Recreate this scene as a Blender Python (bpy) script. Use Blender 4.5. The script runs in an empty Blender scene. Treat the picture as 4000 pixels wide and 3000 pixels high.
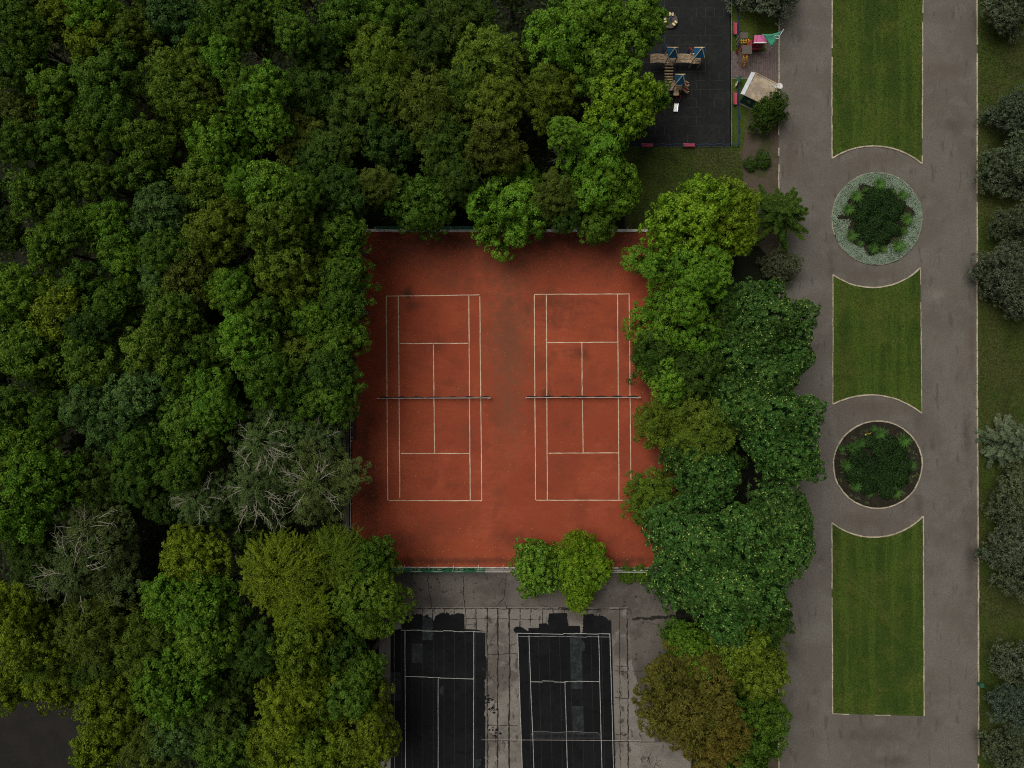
import bpy, bmesh, math, random
import numpy as np
from mathutils import Vector

random.seed(7)
RNG = np.random.default_rng(11)
sc = bpy.context.scene
COL = sc.collection
R = math.radians

# ------------------------------------------------------------------ camera, sky, sun, exposure
CAM_H = 84.0
PXM = 33.9                      # source pixels per metre on the ground
cam_d = bpy.data.cameras.new('camera')
cam_d.sensor_width = 36.0
cam_d.lens = 36.0 / (2 * (2000.0 / PXM) / CAM_H)
cam_d.clip_end = 3000.0
cam = bpy.data.objects.new('camera', cam_d)
cam.location = (0, 0, CAM_H)
COL.objects.link(cam)
sc.camera = cam

SUN_EL, SUN_AZ = R(62), R(-50)          # azimuth measured from north (+Y) towards east
w = bpy.data.worlds.new("World")
sc.world = w
w.use_nodes = True
nt = w.node_tree
sky = nt.nodes.new('ShaderNodeTexSky')
sky.sky_type = 'NISHITA'
sky.sun_disc = False
sky.sun_elevation = SUN_EL
sky.sun_rotation = SUN_AZ
sky.air_density = 1.0
sky.dust_density = 5.0
sky.ozone_density = 0.6
grey = nt.nodes.new('ShaderNodeHueSaturation')          # overcast: nearly colourless sky light
grey.inputs['Saturation'].default_value = 0.06
nt.links.new(sky.outputs[0], grey.inputs['Color'])
nt.links.new(grey.outputs[0], nt.nodes['Background'].inputs[0])
nt.nodes['Background'].inputs[1].default_value = 0.05
sun_d = bpy.data.lights.new('sun', 'SUN')
sun_d.energy = 1.5
sun_d.angle = R(42)
sun_d.color = (1.0, 0.95, 0.86)
sun = bpy.data.objects.new('sun', sun_d)
sd = Vector((math.sin(SUN_AZ) * math.cos(SUN_EL), math.cos(SUN_AZ) * math.cos(SUN_EL), math.sin(SUN_EL)))
sun.rotation_euler = sd.to_track_quat('Z', 'Y').to_euler()
sun.location = (0, 0, 60)
COL.objects.link(sun)
sc.view_settings.view_transform = 'Standard'
sc.view_settings.look = 'None'
sc.view_settings.gamma = 1
sc.view_settings.exposure = 0.55
sc.cycles.max_bounces = 4
sc.cycles.diffuse_bounces = 2
sc.cycles.transmission_bounces = 2
sc.cycles.use_denoising = False
sc.cycles.filter_width = 1.1

# ------------------------------------------------------------------ helpers
def P(px, py, z=0.0):
    """world point whose image falls on pixel px,py of the 4000x3000 photo, at height z"""
    k = (CAM_H - z) / CAM_H / PXM
    return ((px - 2000.0) * k, (1500.0 - py) * k, z)

def tag(o, label=None, cat=None, group=None, kind=None):
    if label: o['label'] = label
    if cat: o['category'] = cat
    if group: o['group'] = group
    if kind: o['kind'] = kind
    return o

def empty(name, loc=(0, 0, 0), rz=0):
    o = bpy.data.objects.new(name, None)
    o.location = loc
    o.rotation_euler[2] = rz
    COL.objects.link(o)
    return o

class MB:
    def __init__(self):
        self.v = []; self.f = []
    def add(self, vs, fs):
        n = len(self.v)
        self.v += [tuple(p) for p in vs]
        self.f += [tuple(i + n for i in f) for f in fs]
        return self
    def box(self, c, s, rz=0.0, tilt=None):
        x, y, z = s[0] / 2, s[1] / 2, s[2] / 2
        pts = [Vector((a * x, b * y, d * z)) for d in (-1, 1) for a, b in ((-1, -1), (1, -1), (1, 1), (-1, 1))]
        from mathutils import Matrix
        m = Matrix.Rotation(rz, 4, 'Z')
        if tilt is not None:
            m = m @ Matrix.Rotation(tilt[0], 4, 'X') @ Matrix.Rotation(tilt[1], 4, 'Y')
        c = Vector(c)
        return self.add([m @ p + c for p in pts],
                        [(0, 3, 2, 1), (4, 5, 6, 7), (0, 1, 5, 4), (1, 2, 6, 5), (2, 3, 7, 6), (3, 0, 4, 7)])
    def bar(self, a, b, wd, ht=None):
        """box from point a to point b"""
        ht = ht or wd
        a = Vector(a); b = Vector(b); d = b - a
        q = d.to_track_quat('Y', 'Z')
        L = d.length
        c = (a + b) / 2
        pts = [q @ Vector((sx * wd / 2, sy * L / 2, sz * ht / 2)) + c for sz in (-1, 1) for sx, sy in ((-1, -1), (1, -1), (1, 1), (-1, 1))]
        return self.add(pts, [(0, 3, 2, 1), (4, 5, 6, 7), (0, 1, 5, 4), (1, 2, 6, 5), (2, 3, 7, 6), (3, 0, 4, 7)])
    def tube(self, pts, r, n=6):
        pts = [Vector(p) for p in pts]
        if not hasattr(r, '__len__'): r = [r] * len(pts)
        base = len(self.v)
        for i, p in enumerate(pts):
            d = (pts[min(i + 1, len(pts) - 1)] - pts[max(i - 1, 0)])
            if d.length < 1e-6: d = Vector((0, 0, 1))
            q = d.to_track_quat('Z', 'Y')
            for k in range(n):
                a = 2 * math.pi * k / n
                self.v.append(tuple(p + q @ Vector((r[i] * math.cos(a), r[i] * math.sin(a), 0))))
        for i in range(len(pts) - 1):
            for k in range(n):
                k2 = (k + 1) % n
                self.f.append((base + i * n + k, base + i * n + k2, base + (i + 1) * n + k2, base + (i + 1) * n + k))
        self.f.append(tuple(base + k for k in reversed(range(n))))
        self.f.append(tuple(base + (len(pts) - 1) * n + k for k in range(n)))
        return self
    def cyl(self, c, r, h, n=24, r2=None):
        r2 = r if r2 is None else r2
        return self.tube([c, (c[0], c[1], c[2] + h)], [r, r2], n)
    def prism(self, poly, z0, z1):
        n = len(poly)
        vs = [(p[0], p[1], z0) for p in poly] + [(p[0], p[1], z1) for p in poly]
        fs = [tuple(range(n - 1, -1, -1)), tuple(range(n, 2 * n))]
        fs += [(i, (i + 1) % n, n + (i + 1) % n, n + i) for i in range(n)]
        return self.add(vs, fs)
    def sheet(self, poly, z):
        n = len(poly)
        return self.add([(p[0], p[1], z) for p in poly], [tuple(range(n))])
    def build(self, name, mat, parent=None, smooth=False):
        me = bpy.data.meshes.new(name)
        me.from_pydata(self.v, [], self.f)
        bm = bmesh.new(); bm.from_mesh(me)
        bmesh.ops.recalc_face_normals(bm, faces=bm.faces)
        bm.to_mesh(me); bm.free()
        if mat: me.materials.append(mat)
        if smooth: me.polygons.foreach_set('use_smooth', [True] * len(me.polygons))
        o = bpy.data.objects.new(name, me)
        COL.objects.link(o)
        if parent: o.parent = parent
        return o

def px_poly(pts, z=0.0):
    return [P(a, b, z)[:2] for a, b in pts]

def sheet_obj(name, pts, z, mat, kind='structure'):
    poly = px_poly(pts)
    a = sum(poly[i][0] * poly[(i + 1) % len(poly)][1] - poly[(i + 1) % len(poly)][0] * poly[i][1] for i in range(len(poly)))
    if a < 0: poly.reverse()
    o = MB().sheet(poly, z).build(name, mat)
    if o.data.polygons[0].normal.z < 0: o.data.flip_normals()
    if kind: o['kind'] = kind
    return o

# ------------------------------------------------------------------ materials
def mat_base(name):
    m = bpy.data.materials.new(name)
    m.use_nodes = True
    t = m.node_tree
    b = t.nodes['Principled BSDF']
    return m, t, b

def plain(name, c, rough=0.6, metal=0.0, var=0.12, scale=6.0, spec=0.3):
    m, t, b = mat_base(name)
    N, L = t.nodes, t.links
    g = N.new('ShaderNodeNewGeometry')
    no = N.new('ShaderNodeTexNoise'); no.inputs['Scale'].default_value = scale; no.inputs['Detail'].default_value = 6
    L.new(g.outputs['Position'], no.inputs['Vector'])
    r = N.new('ShaderNodeValToRGB')
    r.color_ramp.elements[0].position = 0.3; r.color_ramp.elements[1].position = 0.7
    r.color_ramp.elements[0].color = (*[x * (1 - var) for x in c], 1)
    r.color_ramp.elements[1].color = (*[min(1, x * (1 + var)) for x in c], 1)
    L.new(no.outputs['Fac'], r.inputs['Fac'])
    L.new(r.outputs[0], b.inputs['Base Color'])
    b.inputs['Roughness'].default_value = rough
    b.inputs['Metallic'].default_value = metal
    b.inputs['Specular IOR Level'].default_value = spec
    return m

def ground_mat(name, base, layers, rough=0.9, bump=0.3, bump_scale=12.0, stretch=None, spec=0.15, spots=()):
    """layers: (scale, detail, lo, hi, colour, strength[, stretch]) mixed over the base by noise masks"""
    m, t, b = mat_base(name)
    N, L = t.nodes, t.links
    g = N.new('ShaderNodeNewGeometry')
    cur = None
    for i, ly in enumerate(layers):
        scale, det, lo, hi, colr, st = ly[:6]
        mp = N.new('ShaderNodeMapping'); mp.inputs['Location'].default_value = (i * 13.7, i * 7.1, 0)
        if len(ly) > 6: mp.inputs['Scale'].default_value = ly[6]
        L.new(g.outputs['Position'], mp.inputs['Vector'])
        no = N.new('ShaderNodeTexNoise'); no.inputs['Scale'].default_value = scale
        no.inputs['Detail'].default_value = det; no.inputs['Roughness'].default_value = 0.62
        L.new(mp.outputs[0], no.inputs['Vector'])
        mr = N.new('ShaderNodeMapRange'); mr.interpolation_type = 'SMOOTHSTEP'
        mr.inputs[1].default_value = lo; mr.inputs[2].default_value = lo + (hi - lo) * 0.72
        mr.inputs[3].default_value = 0; mr.inputs[4].default_value = st
        L.new(no.outputs['Fac'], mr.inputs[0])
        mx = N.new('ShaderNodeMix'); mx.data_type = 'RGBA'
        L.new(mr.outputs[0], mx.inputs[0])
        if cur is None: mx.inputs[6].default_value = (*base, 1)
        else: L.new(cur, mx.inputs[6])
        mx.inputs[7].default_value = (*colr, 1)
        cur = mx.outputs[2]
    # placed patches with an uneven outline, stains and some painted tree shade: (px, py, rx, ry, colour, strength)
    if spots:
        nz = N.new('ShaderNodeTexNoise'); nz.inputs['Scale'].default_value = 0.9; nz.inputs['Detail'].default_value = 9; nz.inputs['Roughness'].default_value = .68
        L.new(g.outputs['Position'], nz.inputs['Vector'])
    for (sx, sy, rx, ry, colr, st) in spots:
        X, Y, _ = P(sx * 1.8083, sy * 1.8083)
        kx, ky = 33.9 / (rx * 1.8083), 33.9 / (ry * 1.8083)
        mp = N.new('ShaderNodeMapping'); mp.inputs['Location'].default_value = (-X * kx, -Y * ky, 0); mp.inputs['Scale'].default_value = (kx, ky, 0)
        L.new(g.outputs['Position'], mp.inputs['Vector'])
        ln = N.new('ShaderNodeVectorMath'); ln.operation = 'LENGTH'; L.new(mp.outputs[0], ln.inputs[0])
        ad = N.new('ShaderNodeMath'); ad.operation = 'MULTIPLY_ADD'; ad.inputs[1].default_value = 3.2
        L.new(nz.outputs['Fac'], ad.inputs[0]); L.new(ln.outputs['Value'], ad.inputs[2])
        mr = N.new('ShaderNodeMapRange'); mr.interpolation_type = 'SMOOTHSTEP'
        mr.inputs[1].default_value = 1.4; mr.inputs[2].default_value = 3.1; mr.inputs[3].default_value = st; mr.inputs[4].default_value = 0
        L.new(ad.outputs[0], mr.inputs[0])
        mx = N.new('ShaderNodeMix'); mx.data_type = 'RGBA'; L.new(mr.outputs[0], mx.inputs[0]); L.new(cur, mx.inputs[6]); mx.inputs[7].default_value = (*colr, 1)
        cur = mx.outputs[2]
    L.new(cur, b.inputs['Base Color'])
    b.inputs['Roughness'].default_value = rough
    b.inputs['Specular IOR Level'].default_value = spec
    if bump:
        nb = N.new('ShaderNodeTexNoise'); nb.inputs['Scale'].default_value = bump_scale; nb.inputs['Detail'].default_value = 5
        L.new(g.outputs['Position'], nb.inputs['Vector'])
        bp = N.new('ShaderNodeBump'); bp.inputs['Strength'].default_value = bump; bp.inputs['Distance'].default_value = 0.05
        L.new(nb.outputs['Fac'], bp.inputs['Height'])
        L.new(bp.outputs[0], b.inputs['Normal'])
    return m

def leaf_mat(name='foliage', tip=(0.35, 0.42, 0.10), gloss=0.08, trans=0.12):
    m = bpy.data.materials.new(name); m.use_nodes = True
    t = m.node_tree; N, L = t.nodes, t.links
    b = N['Principled BSDF']; out = N['Material Output']
    oi = N.new('ShaderNodeObjectInfo')
    at = N.new('ShaderNodeAttribute'); at.attribute_name = 'var'
    sp = N.new('ShaderNodeSeparateColor'); L.new(at.outputs['Color'], sp.inputs[0])
    # brightness 0.6..1.45 from the clump and the leaf
    a = N.new('ShaderNodeMath'); a.operation = 'MULTIPLY_ADD'; a.inputs[1].default_value = 0.80; a.inputs[2].default_value = 0.16
    L.new(sp.outputs[0], a.inputs[0])
    a2 = N.new('ShaderNodeMath'); a2.operation = 'MULTIPLY_ADD'; a2.inputs[1].default_value = 0.95
    L.new(sp.outputs[1], a2.inputs[0]); L.new(a.outputs[0], a2.inputs[2])
    mul = N.new('ShaderNodeVectorMath'); mul.operation = 'SCALE'
    L.new(oi.outputs['Color'], mul.inputs[0]); L.new(a2.outputs[0], mul.inputs[3])
    hs = N.new('ShaderNodeHueSaturation')
    h = N.new('ShaderNodeMath'); h.operation = 'MULTIPLY_ADD'; h.inputs[1].default_value = -0.035; h.inputs[2].default_value = 0.505
    L.new(sp.outputs[0], h.inputs[0]); L.new(h.outputs[0], hs.inputs['Hue'])
    L.new(mul.outputs[0], hs.inputs['Color'])
    mx = N.new('ShaderNodeMix'); mx.data_type = 'RGBA'
    L.new(sp.outputs[2], mx.inputs[0]); L.new(hs.outputs[0], mx.inputs[6]); mx.inputs[7].default_value = (*tip, 1)
    L.new(mx.outputs[2], b.inputs['Base Color'])
    b.inputs['Roughness'].default_value = 0.65
    b.inputs['Specular IOR Level'].default_value = gloss
    tr = N.new('ShaderNodeBsdfTranslucent'); L.new(mx.outputs[2], tr.inputs['Color'])
    ms = N.new('ShaderNodeMixShader'); ms.inputs[0].default_value = trans
    L.new(b.outputs[0], ms.inputs[1]); L.new(tr.outputs[0], ms.inputs[2]); L.new(ms.outputs[0], out.inputs['Surface'])
    return m

M = {}
M['leaf'] = leaf_mat()
M['leaf_tip'] = leaf_mat('foliage_with_pale_tips', (0.42, 0.50, 0.12))
M['bark'] = plain('bark', (0.09, 0.075, 0.055), 0.9, scale=9, var=0.35)
M['pale_branch'] = plain('pale_bare_branch', (0.23, 0.215, 0.16), 0.8, scale=5, var=0.2)
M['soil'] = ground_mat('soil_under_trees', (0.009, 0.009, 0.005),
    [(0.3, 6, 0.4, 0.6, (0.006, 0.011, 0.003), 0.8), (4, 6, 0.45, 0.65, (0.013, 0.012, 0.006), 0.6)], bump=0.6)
M['dirt'] = ground_mat('bare_brown_dirt', (0.075, 0.056, 0.043),
    [(0.5, 6, 0.45, 0.62, (0.040, 0.046, 0.016), 0.9), (5, 6, 0.5, 0.7, (0.05, 0.037, 0.028), 0.7)], bump=0.6)
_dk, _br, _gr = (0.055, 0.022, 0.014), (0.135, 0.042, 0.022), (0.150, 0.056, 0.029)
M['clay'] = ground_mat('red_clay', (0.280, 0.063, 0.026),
    [(0.045, 3, 0.42, 0.62, (0.220, 0.044, 0.020), 0.75),
     (0.12, 5, 0.48, 0.66, (0.345, 0.084, 0.040), 0.6),
     (0.16, 6, 0.48, 0.68, (0.130, 0.036, 0.019), 0.60),
     (0.45, 8, 0.52, 0.70, (0.095, 0.032, 0.018), 0.50),
     (1.2, 8, 0.35, 0.75, (0.240, 0.044, 0.020), 0.55, (0.35, 2.2, 1)),
     (12, 4, 0.35, 0.7, (0.200, 0.040, 0.018), 0.6)], bump=0.25, bump_scale=20,
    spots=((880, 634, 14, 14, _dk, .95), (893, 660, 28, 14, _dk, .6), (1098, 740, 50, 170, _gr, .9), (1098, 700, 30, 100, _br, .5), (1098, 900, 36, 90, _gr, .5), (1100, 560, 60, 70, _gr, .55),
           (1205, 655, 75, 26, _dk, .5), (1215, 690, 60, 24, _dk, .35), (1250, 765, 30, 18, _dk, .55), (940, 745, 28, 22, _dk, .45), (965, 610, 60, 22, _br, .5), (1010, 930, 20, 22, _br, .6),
           (870, 545, 70, 36, _dk, .5), (1000, 520, 260, 26, _dk, .75), (1250, 518, 240, 22, _dk, .7), (1100, 560, 300, 50, _br, .55), (1330, 545, 60, 50, _br, .6), (800, 1080, 26, 110, _dk, .6), (790, 930, 18, 70, _dk, .6),  # edge bands in these rows mix moss with tree shade put into the colour
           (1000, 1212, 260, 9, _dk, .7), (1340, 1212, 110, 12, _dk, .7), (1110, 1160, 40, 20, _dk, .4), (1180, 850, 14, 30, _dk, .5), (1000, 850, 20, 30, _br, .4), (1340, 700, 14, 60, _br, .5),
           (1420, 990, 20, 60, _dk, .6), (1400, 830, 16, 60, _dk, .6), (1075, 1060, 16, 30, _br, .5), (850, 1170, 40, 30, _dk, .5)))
M['clay_line'] = plain('dusty_white_line', (0.52, 0.40, 0.28), 0.8, scale=1.3, var=0.3)
_rb, _rd = (0.085, 0.066, 0.052), (0.050, 0.042, 0.036)
M['road'] = ground_mat('worn_warm_grey_asphalt', (0.124, 0.113, 0.096),
    [(0.09, 4, 0.42, 0.62, (0.092, 0.081, 0.067), 0.7),
     (0.35, 8, 0.48, 0.70, (0.150, 0.140, 0.124), 0.5),
     (0.7, 9, 0.56, 0.72, (0.056, 0.046, 0.039), 0.65, (1.9, 0.45, 1)),
     (6, 6, 0.40, 0.68, (0.080, 0.070, 0.060), 0.5),
     (22, 3, 0.55, 0.70, (0.065, 0.055, 0.048), 0.6),
     (26, 2, 0.64, 0.72, (0.24, 0.22, 0.20), 0.4)], bump=0.35, bump_scale=25,
    spots=((1893, 345, 80, 22, _rb, .6), (1893, 592, 80, 20, _rb, .6), (1893, 880, 80, 20, _rb, .7), (1860, 1125, 60, 22, _rb, .7), (1985, 1095, 10, 26, _rd, .7), (1795, 560, 10, 40, _rd, .5),
           (1985, 905, 14, 18, _rd, .5), (2090, 940, 12, 60, _rd, .6), (2100, 760, 8, 80, _rb, .8), (2095, 1200, 12, 90, _rd, .5), (1890, 1590, 70, 16, _rd, .5), (1930, 1640, 40, 14, _rd, .6),  # dark spots by the right kerb put the conifers' shade into the colour
           (2030, 150, 60, 20, _rb, .6), (2060, 270, 30, 22, _rd, .4), (1710, 1400, 14, 40, _rd, .5), (1705, 340, 14, 60, _rb, .7), (1725, 75, 22, 20, _rd, .6), (2020, 640, 22, 14, (0.19, 0.17, 0.15), .5)))  # dark spot at the top of the left path paints the conifer's cast shadow
M['lot'] = ground_mat('dark_lot_asphalt', (0.0125, 0.0118, 0.0100), [(0.4, 6, 0.4, 0.7, (0.020, 0.017, 0.014), 0.7), (12, 4, 0.4, 0.7, (0.009, 0.008, 0.007), 0.5)])
M['rubber'] = ground_mat('black_rubber_tiles', (0.0095, 0.0097, 0.0102),
    [(0.25, 5, 0.45, 0.7, (0.016, 0.017, 0.0165), 0.8), (2, 7, 0.5, 0.7, (0.0055, 0.0055, 0.006), 0.7), (11, 3, 0.45, 0.7, (0.024, 0.025, 0.026), 0.5)], bump=0.3, rough=0.85)
M['rubber_joint'] = plain('tile_joint', (0.034, 0.038, 0.034), 0.9)
M['grass'] = ground_mat('mown_grass', (0.029, 0.056, 0.006),
    [(0.13, 4, 0.42, 0.58, (0.020, 0.044, 0.004), 0.9),
     (0.28, 6, 0.44, 0.74, (0.074, 0.082, 0.014), 0.7),
     (0.55, 5, 0.45, 0.62, (0.058, 0.094, 0.010), 0.7, (1.3, 0.07, 1)),
     (0.6, 8, 0.56, 0.72, (0.095, 0.085, 0.022), 0.45),
     (5, 5, 0.42, 0.68, (0.020, 0.034, 0.006), 0.6),
     (16, 3, 0.48, 0.7, (0.075, 0.095, 0.026), 0.5)], bump=0.9, bump_scale=18, spec=0.1)
M['rough_grass'] = ground_mat('dull_olive_grass', (0.038, 0.062, 0.009),
    [(0.15, 4, 0.45, 0.6, (0.062, 0.055, 0.020), 0.6),
     (0.5, 6, 0.5, 0.7, (0.024, 0.034, 0.008), 0.8),
     (4, 5, 0.42, 0.68, (0.018, 0.026, 0.006), 0.7),
     (15, 3, 0.5, 0.7, (0.065, 0.065, 0.026), 0.5)], bump=0.9, bump_scale=15, spec=0.1)
M['concrete'] = ground_mat('stained_concrete', (0.165, 0.150, 0.130),
    [(0.1, 5, 0.45, 0.62, (0.072, 0.060, 0.052), 0.8),
     (0.45, 8, 0.50, 0.68, (0.205, 0.188, 0.168), 0.7),
     (0.9, 9, 0.58, 0.68, (0.035, 0.030, 0.026), 0.8, (1.3, 0.7, 1)),
     (7, 5, 0.45, 0.75, (0.07, 0.060, 0.053), 0.6)], bump=0.3)
M['concrete_dark'] = ground_mat('dark_damp_concrete', (0.112, 0.098, 0.085),
    [(0.25, 6, 0.45, 0.65, (0.070, 0.060, 0.052), 0.8), (0.7, 8, 0.55, 0.7, (0.125, 0.111, 0.096), 0.7),
     (1.4, 9, 0.58, 0.68, (0.020, 0.017, 0.015), 0.8), (8, 5, 0.45, 0.75, (0.040, 0.034, 0.030), 0.6)], bump=0.3)
M['crack'] = plain('crack_filled_with_moss', (0.016, 0.014, 0.010), 0.95, var=0.4, scale=3)
M['bitumen'] = ground_mat('black_bitumen_felt', (0.0066, 0.0068, 0.0078),
    [(0.2, 4, 0.45, 0.65, (0.0095, 0.0098, 0.0112), 0.8), (1.0, 8, 0.5, 0.7, (0.0042, 0.0043, 0.0050), 0.7),
     (9, 4, 0.5, 0.75, (0.013, 0.013, 0.0145), 0.5)], bump=0.2, rough=0.9, spec=0.08)
M['bitumen_grey'] = ground_mat('grey_bitumen_strip', (0.013, 0.016, 0.0175),
    [(1.0, 8, 0.45, 0.62, (0.026, 0.031, 0.033), 0.8), (2.5, 8, 0.5, 0.65, (0.008,0.0095,0.0105), 0.8)], bump=0.2, rough=0.75)
M['white_line'] = plain('white_paint_line', (0.32, 0.32, 0.30), 0.7, scale=2.0, var=0.35)
M['thin_line'] = plain('worn_white_line', (0.16, 0.165, 0.16), 0.7, scale=2.0, var=0.4)
M['kerb'] = plain('cream_kerb_stone', (0.34, 0.29, 0.215), 0.85, scale=1.2, var=0.35)
M['kerb_grey'] = plain('grey_kerb_stone', (0.15, 0.14, 0.11), 0.85, scale=2, var=0.3)
M['white'] = plain('white_paint', (0.60, 0.57, 0.54), 0.6, scale=2, var=0.15)
M['white_worn'] = plain('worn_white_board', (0.46, 0.41, 0.37), 0.7, scale=1.5, var=0.3)
M['net'] = plain('black_net', (0.012, 0.012, 0.012), 0.9)
M['net_grey'] = plain('grey_net_mesh', (0.09, 0.09, 0.09), 0.9)
M['banner'] = plain('green_banner', (0.010, 0.175, 0.085), 0.6, scale=0.8, var=0.12)
M['banner_dark'] = plain('dull_green_banner', (0.010, 0.150, 0.090), 0.6, scale=0.6, var=0.2)
M['ink'] = plain('black_lettering', (0.008, 0.012, 0.010), 0.7)
M['blue'] = plain('blue_paint', (0.014, 0.042, 0.100), 0.45, scale=3)
M['roof_blue'] = plain('blue_roof_panel', (0.012, 0.085, 0.190), 0.5, scale=3)
M['navy'] = plain('dark_blue_paint', (0.012, 0.030, 0.085), 0.5)
M['cream'] = plain('cream_batten', (0.62, 0.50, 0.28), 0.6)
M['timber'] = plain('weathered_timber', (0.34, 0.25, 0.155), 0.8, scale=5, var=0.45)
M['timber_pale'] = plain('pale_log', (0.40, 0.29, 0.17), 0.8, scale=5, var=0.35)
M['red'] = plain('dark_red_paint', (0.20, 0.018, 0.024), 0.5, var=0.2)
M['wine'] = plain('wine_red_wall', (0.185, 0.020, 0.036), 0.5, var=0.2)
M['pink'] = plain('pink_bench_paint', (0.42, 0.050, 0.095), 0.6, scale=4, var=0.15)
M['pink_roof'] = plain('pink_roof_sheet', (0.52, 0.12, 0.27), 0.5, scale=3, var=0.15)
M['yellow'] = plain('yellow_paint', (0.62, 0.30, 0.015), 0.5)
M['steel'] = plain('polished_steel', (0.85, 0.85, 0.85), 0.35, metal=0.6)
M['brown_board'] = plain('brown_grey_board', (0.085, 0.068, 0.058), 0.8, scale=5, var=0.25)
M['sail'] = plain('sea_green_canvas', (0.055, 0.30, 0.185), 0.6, scale=1.5, var=0.15)
M['kiosk_roof'] = ground_mat('stained_kiosk_roof', (0.36, 0.30, 0.22),
    [(0.7, 6, 0.42, 0.6, (0.22, 0.175, 0.135), 0.8), (1.6, 8, 0.55, 0.68, (0.40, 0.28, 0.13), 0.5), (3, 8, 0.6, 0.7, (0.09, 0.07, 0.05), 0.7)], bump=0.2)
M['kiosk_white'] = plain('pale_grey_metal', (0.46, 0.48, 0.49), 0.5, scale=2)
M['kiosk_green'] = plain('dark_green_wall', (0.020, 0.085, 0.055), 0.6, scale=1.5, var=0.3)
M['paver'] = None
M['green_plastic'] = plain('green_plastic', (0.01, 0.12, 0.06), 0.5)
M['dark_wood'] = plain('dark_bench_wood', (0.035, 0.030, 0.028), 0.7)
M['shed'] = plain('dark_shed_roof', (0.040, 0.043, 0.040), 0.8, scale=2, var=0.3)
M['bluegrey'] = plain('blue_grey_board', (0.05, 0.10, 0.13), 0.7, scale=1.0, var=0.4)
M['bedsoil'] = ground_mat('flower_bed_soil', (0.016, 0.014, 0.009), [(2, 8, 0.45, 0.65, (0.026, 0.022, 0.014), 0.8), (6, 6, 0.5, 0.7, (0.012, 0.010, 0.007), 0.7)], bump=0.8)
M['yellow_leaf'] = plain('yellow_leaf', (0.42, 0.32, 0.05), 0.8)

# brick pavers
def paver_mat():
    m, t, b = mat_base('brick_pavers')
    N, L = t.nodes, t.links
    g = N.new('ShaderNodeNewGeometry')
    mp = N.new('ShaderNodeMapping'); mp.inputs['Rotation'].default_value = (0, 0, R(90))
    L.new(g.outputs['Position'], mp.inputs[0])
    br = N.new('ShaderNodeTexBrick'); br.inputs['Scale'].default_value = 1.0
    br.inputs['Brick Width'].default_value = 0.42; br.inputs['Row Height'].default_value = 0.21
    br.inputs['Mortar Size'].default_value = 0.018
    br.inputs['Color1'].default_value = (0.125, 0.088, 0.080, 1); br.inputs['Color2'].default_value = (0.088, 0.060, 0.056, 1)
    br.inputs['Mortar'].default_value = (0.040, 0.034, 0.030, 1); br.inputs['Bias'].default_value = 0.1
    L.new(mp.outputs[0], br.inputs['Vector'])
    no = N.new('ShaderNodeTexNoise'); no.inputs['Scale'].default_value = 2.2; no.inputs['Detail'].default_value = 7
    L.new(g.outputs['Position'], no.inputs['Vector'])
    mr = N.new('ShaderNodeMapRange'); mr.inputs[1].default_value = 0.57; mr.inputs[2].default_value = 0.66; mr.inputs[4].default_value = 0.75
    L.new(no.outputs['Fac'], mr.inputs[0])
    mx = N.new('ShaderNodeMix'); mx.data_type = 'RGBA'; mx.inputs[7].default_value = (0.030, 0.024, 0.022, 1)
    L.new(mr.outputs[0], mx.inputs[0]); L.new(br.outputs['Color'], mx.inputs[6])
    L.new(mx.outputs[2], b.inputs['Base Color']); b.inputs['Roughness'].default_value = 0.85
    return m
M['paver'] = paver_mat()

# ------------------------------------------------------------------ the ground
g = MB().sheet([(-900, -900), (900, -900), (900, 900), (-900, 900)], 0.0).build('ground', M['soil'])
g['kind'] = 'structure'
sheet_obj('asphalt_lot', [(-300, 2550), (500, 2550), (560, 3400), (-300, 3400)], 0.008, M['lot'])
sheet_obj('rough_grass_ground', [(2440, 560), (2960, 560), (2930, 1010), (2440, 910)], 0.004, M['rough_grass'])
sheet_obj('dirt_verge', [(2880, 300), (3060, 300), (3060, 3400), (3000, 3400), (3000, 1000), (2905, 900), (2905, 700), (2880, 560)], 0.008, M['dirt'])
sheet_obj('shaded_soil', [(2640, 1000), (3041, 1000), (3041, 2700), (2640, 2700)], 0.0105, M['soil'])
sheet_obj('lawn_strip', [(2853, -400), (3046, -400), (3046, 307), (2925, 420), (2900, 590), (2853, 590)], 0.012, M['grass'])
# clay
clay_pts = [(1376, 900), (2640, 900), (2640, 2216), (1376, 2216)]
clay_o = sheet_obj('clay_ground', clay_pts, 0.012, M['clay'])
# concrete yard south of the clay
sheet_obj('concrete_yard', [(1480, 2216), (2700, 2216), (2700, 3400), (1480, 3400)], 0.004, M['concrete'])
sheet_obj('concrete_apron', [(1480, 2217), (2700, 2217), (2700, 2900), (2560, 2900), (2470, 2600), (2452, 2372), (1480, 2372)], 0.008, M['concrete_dark'])
# path system
sheet_obj('asphalt_path', [(3042, -600), (3818, -600), (3818, 3600), (3042, 3600)], 0.016, M['road'])
sheet_obj('verge_grass', [(3818, -600), (5200, -600), (5200, 3600), (3818, 3600)], 0.03, M['rough_grass'])
# playground rubber
sheet_obj('rubber_ground', [(2300, -400), (2856, -400), (2856, 571), (2300, 571)], 0.012, M['rubber'])
sheet_obj('brick_paving', [(2858, 205), (2990, 205), (2990, 140), (3040, 140), (3040, 345), (2985, 307), (2858, 307)], 0.020, M['paver'])
sheet_obj('west_footpath', [(1340, 1500), (1364, 1500), (1364, 2260), (1340, 2260)], 0.010, M['concrete_dark'])

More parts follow.
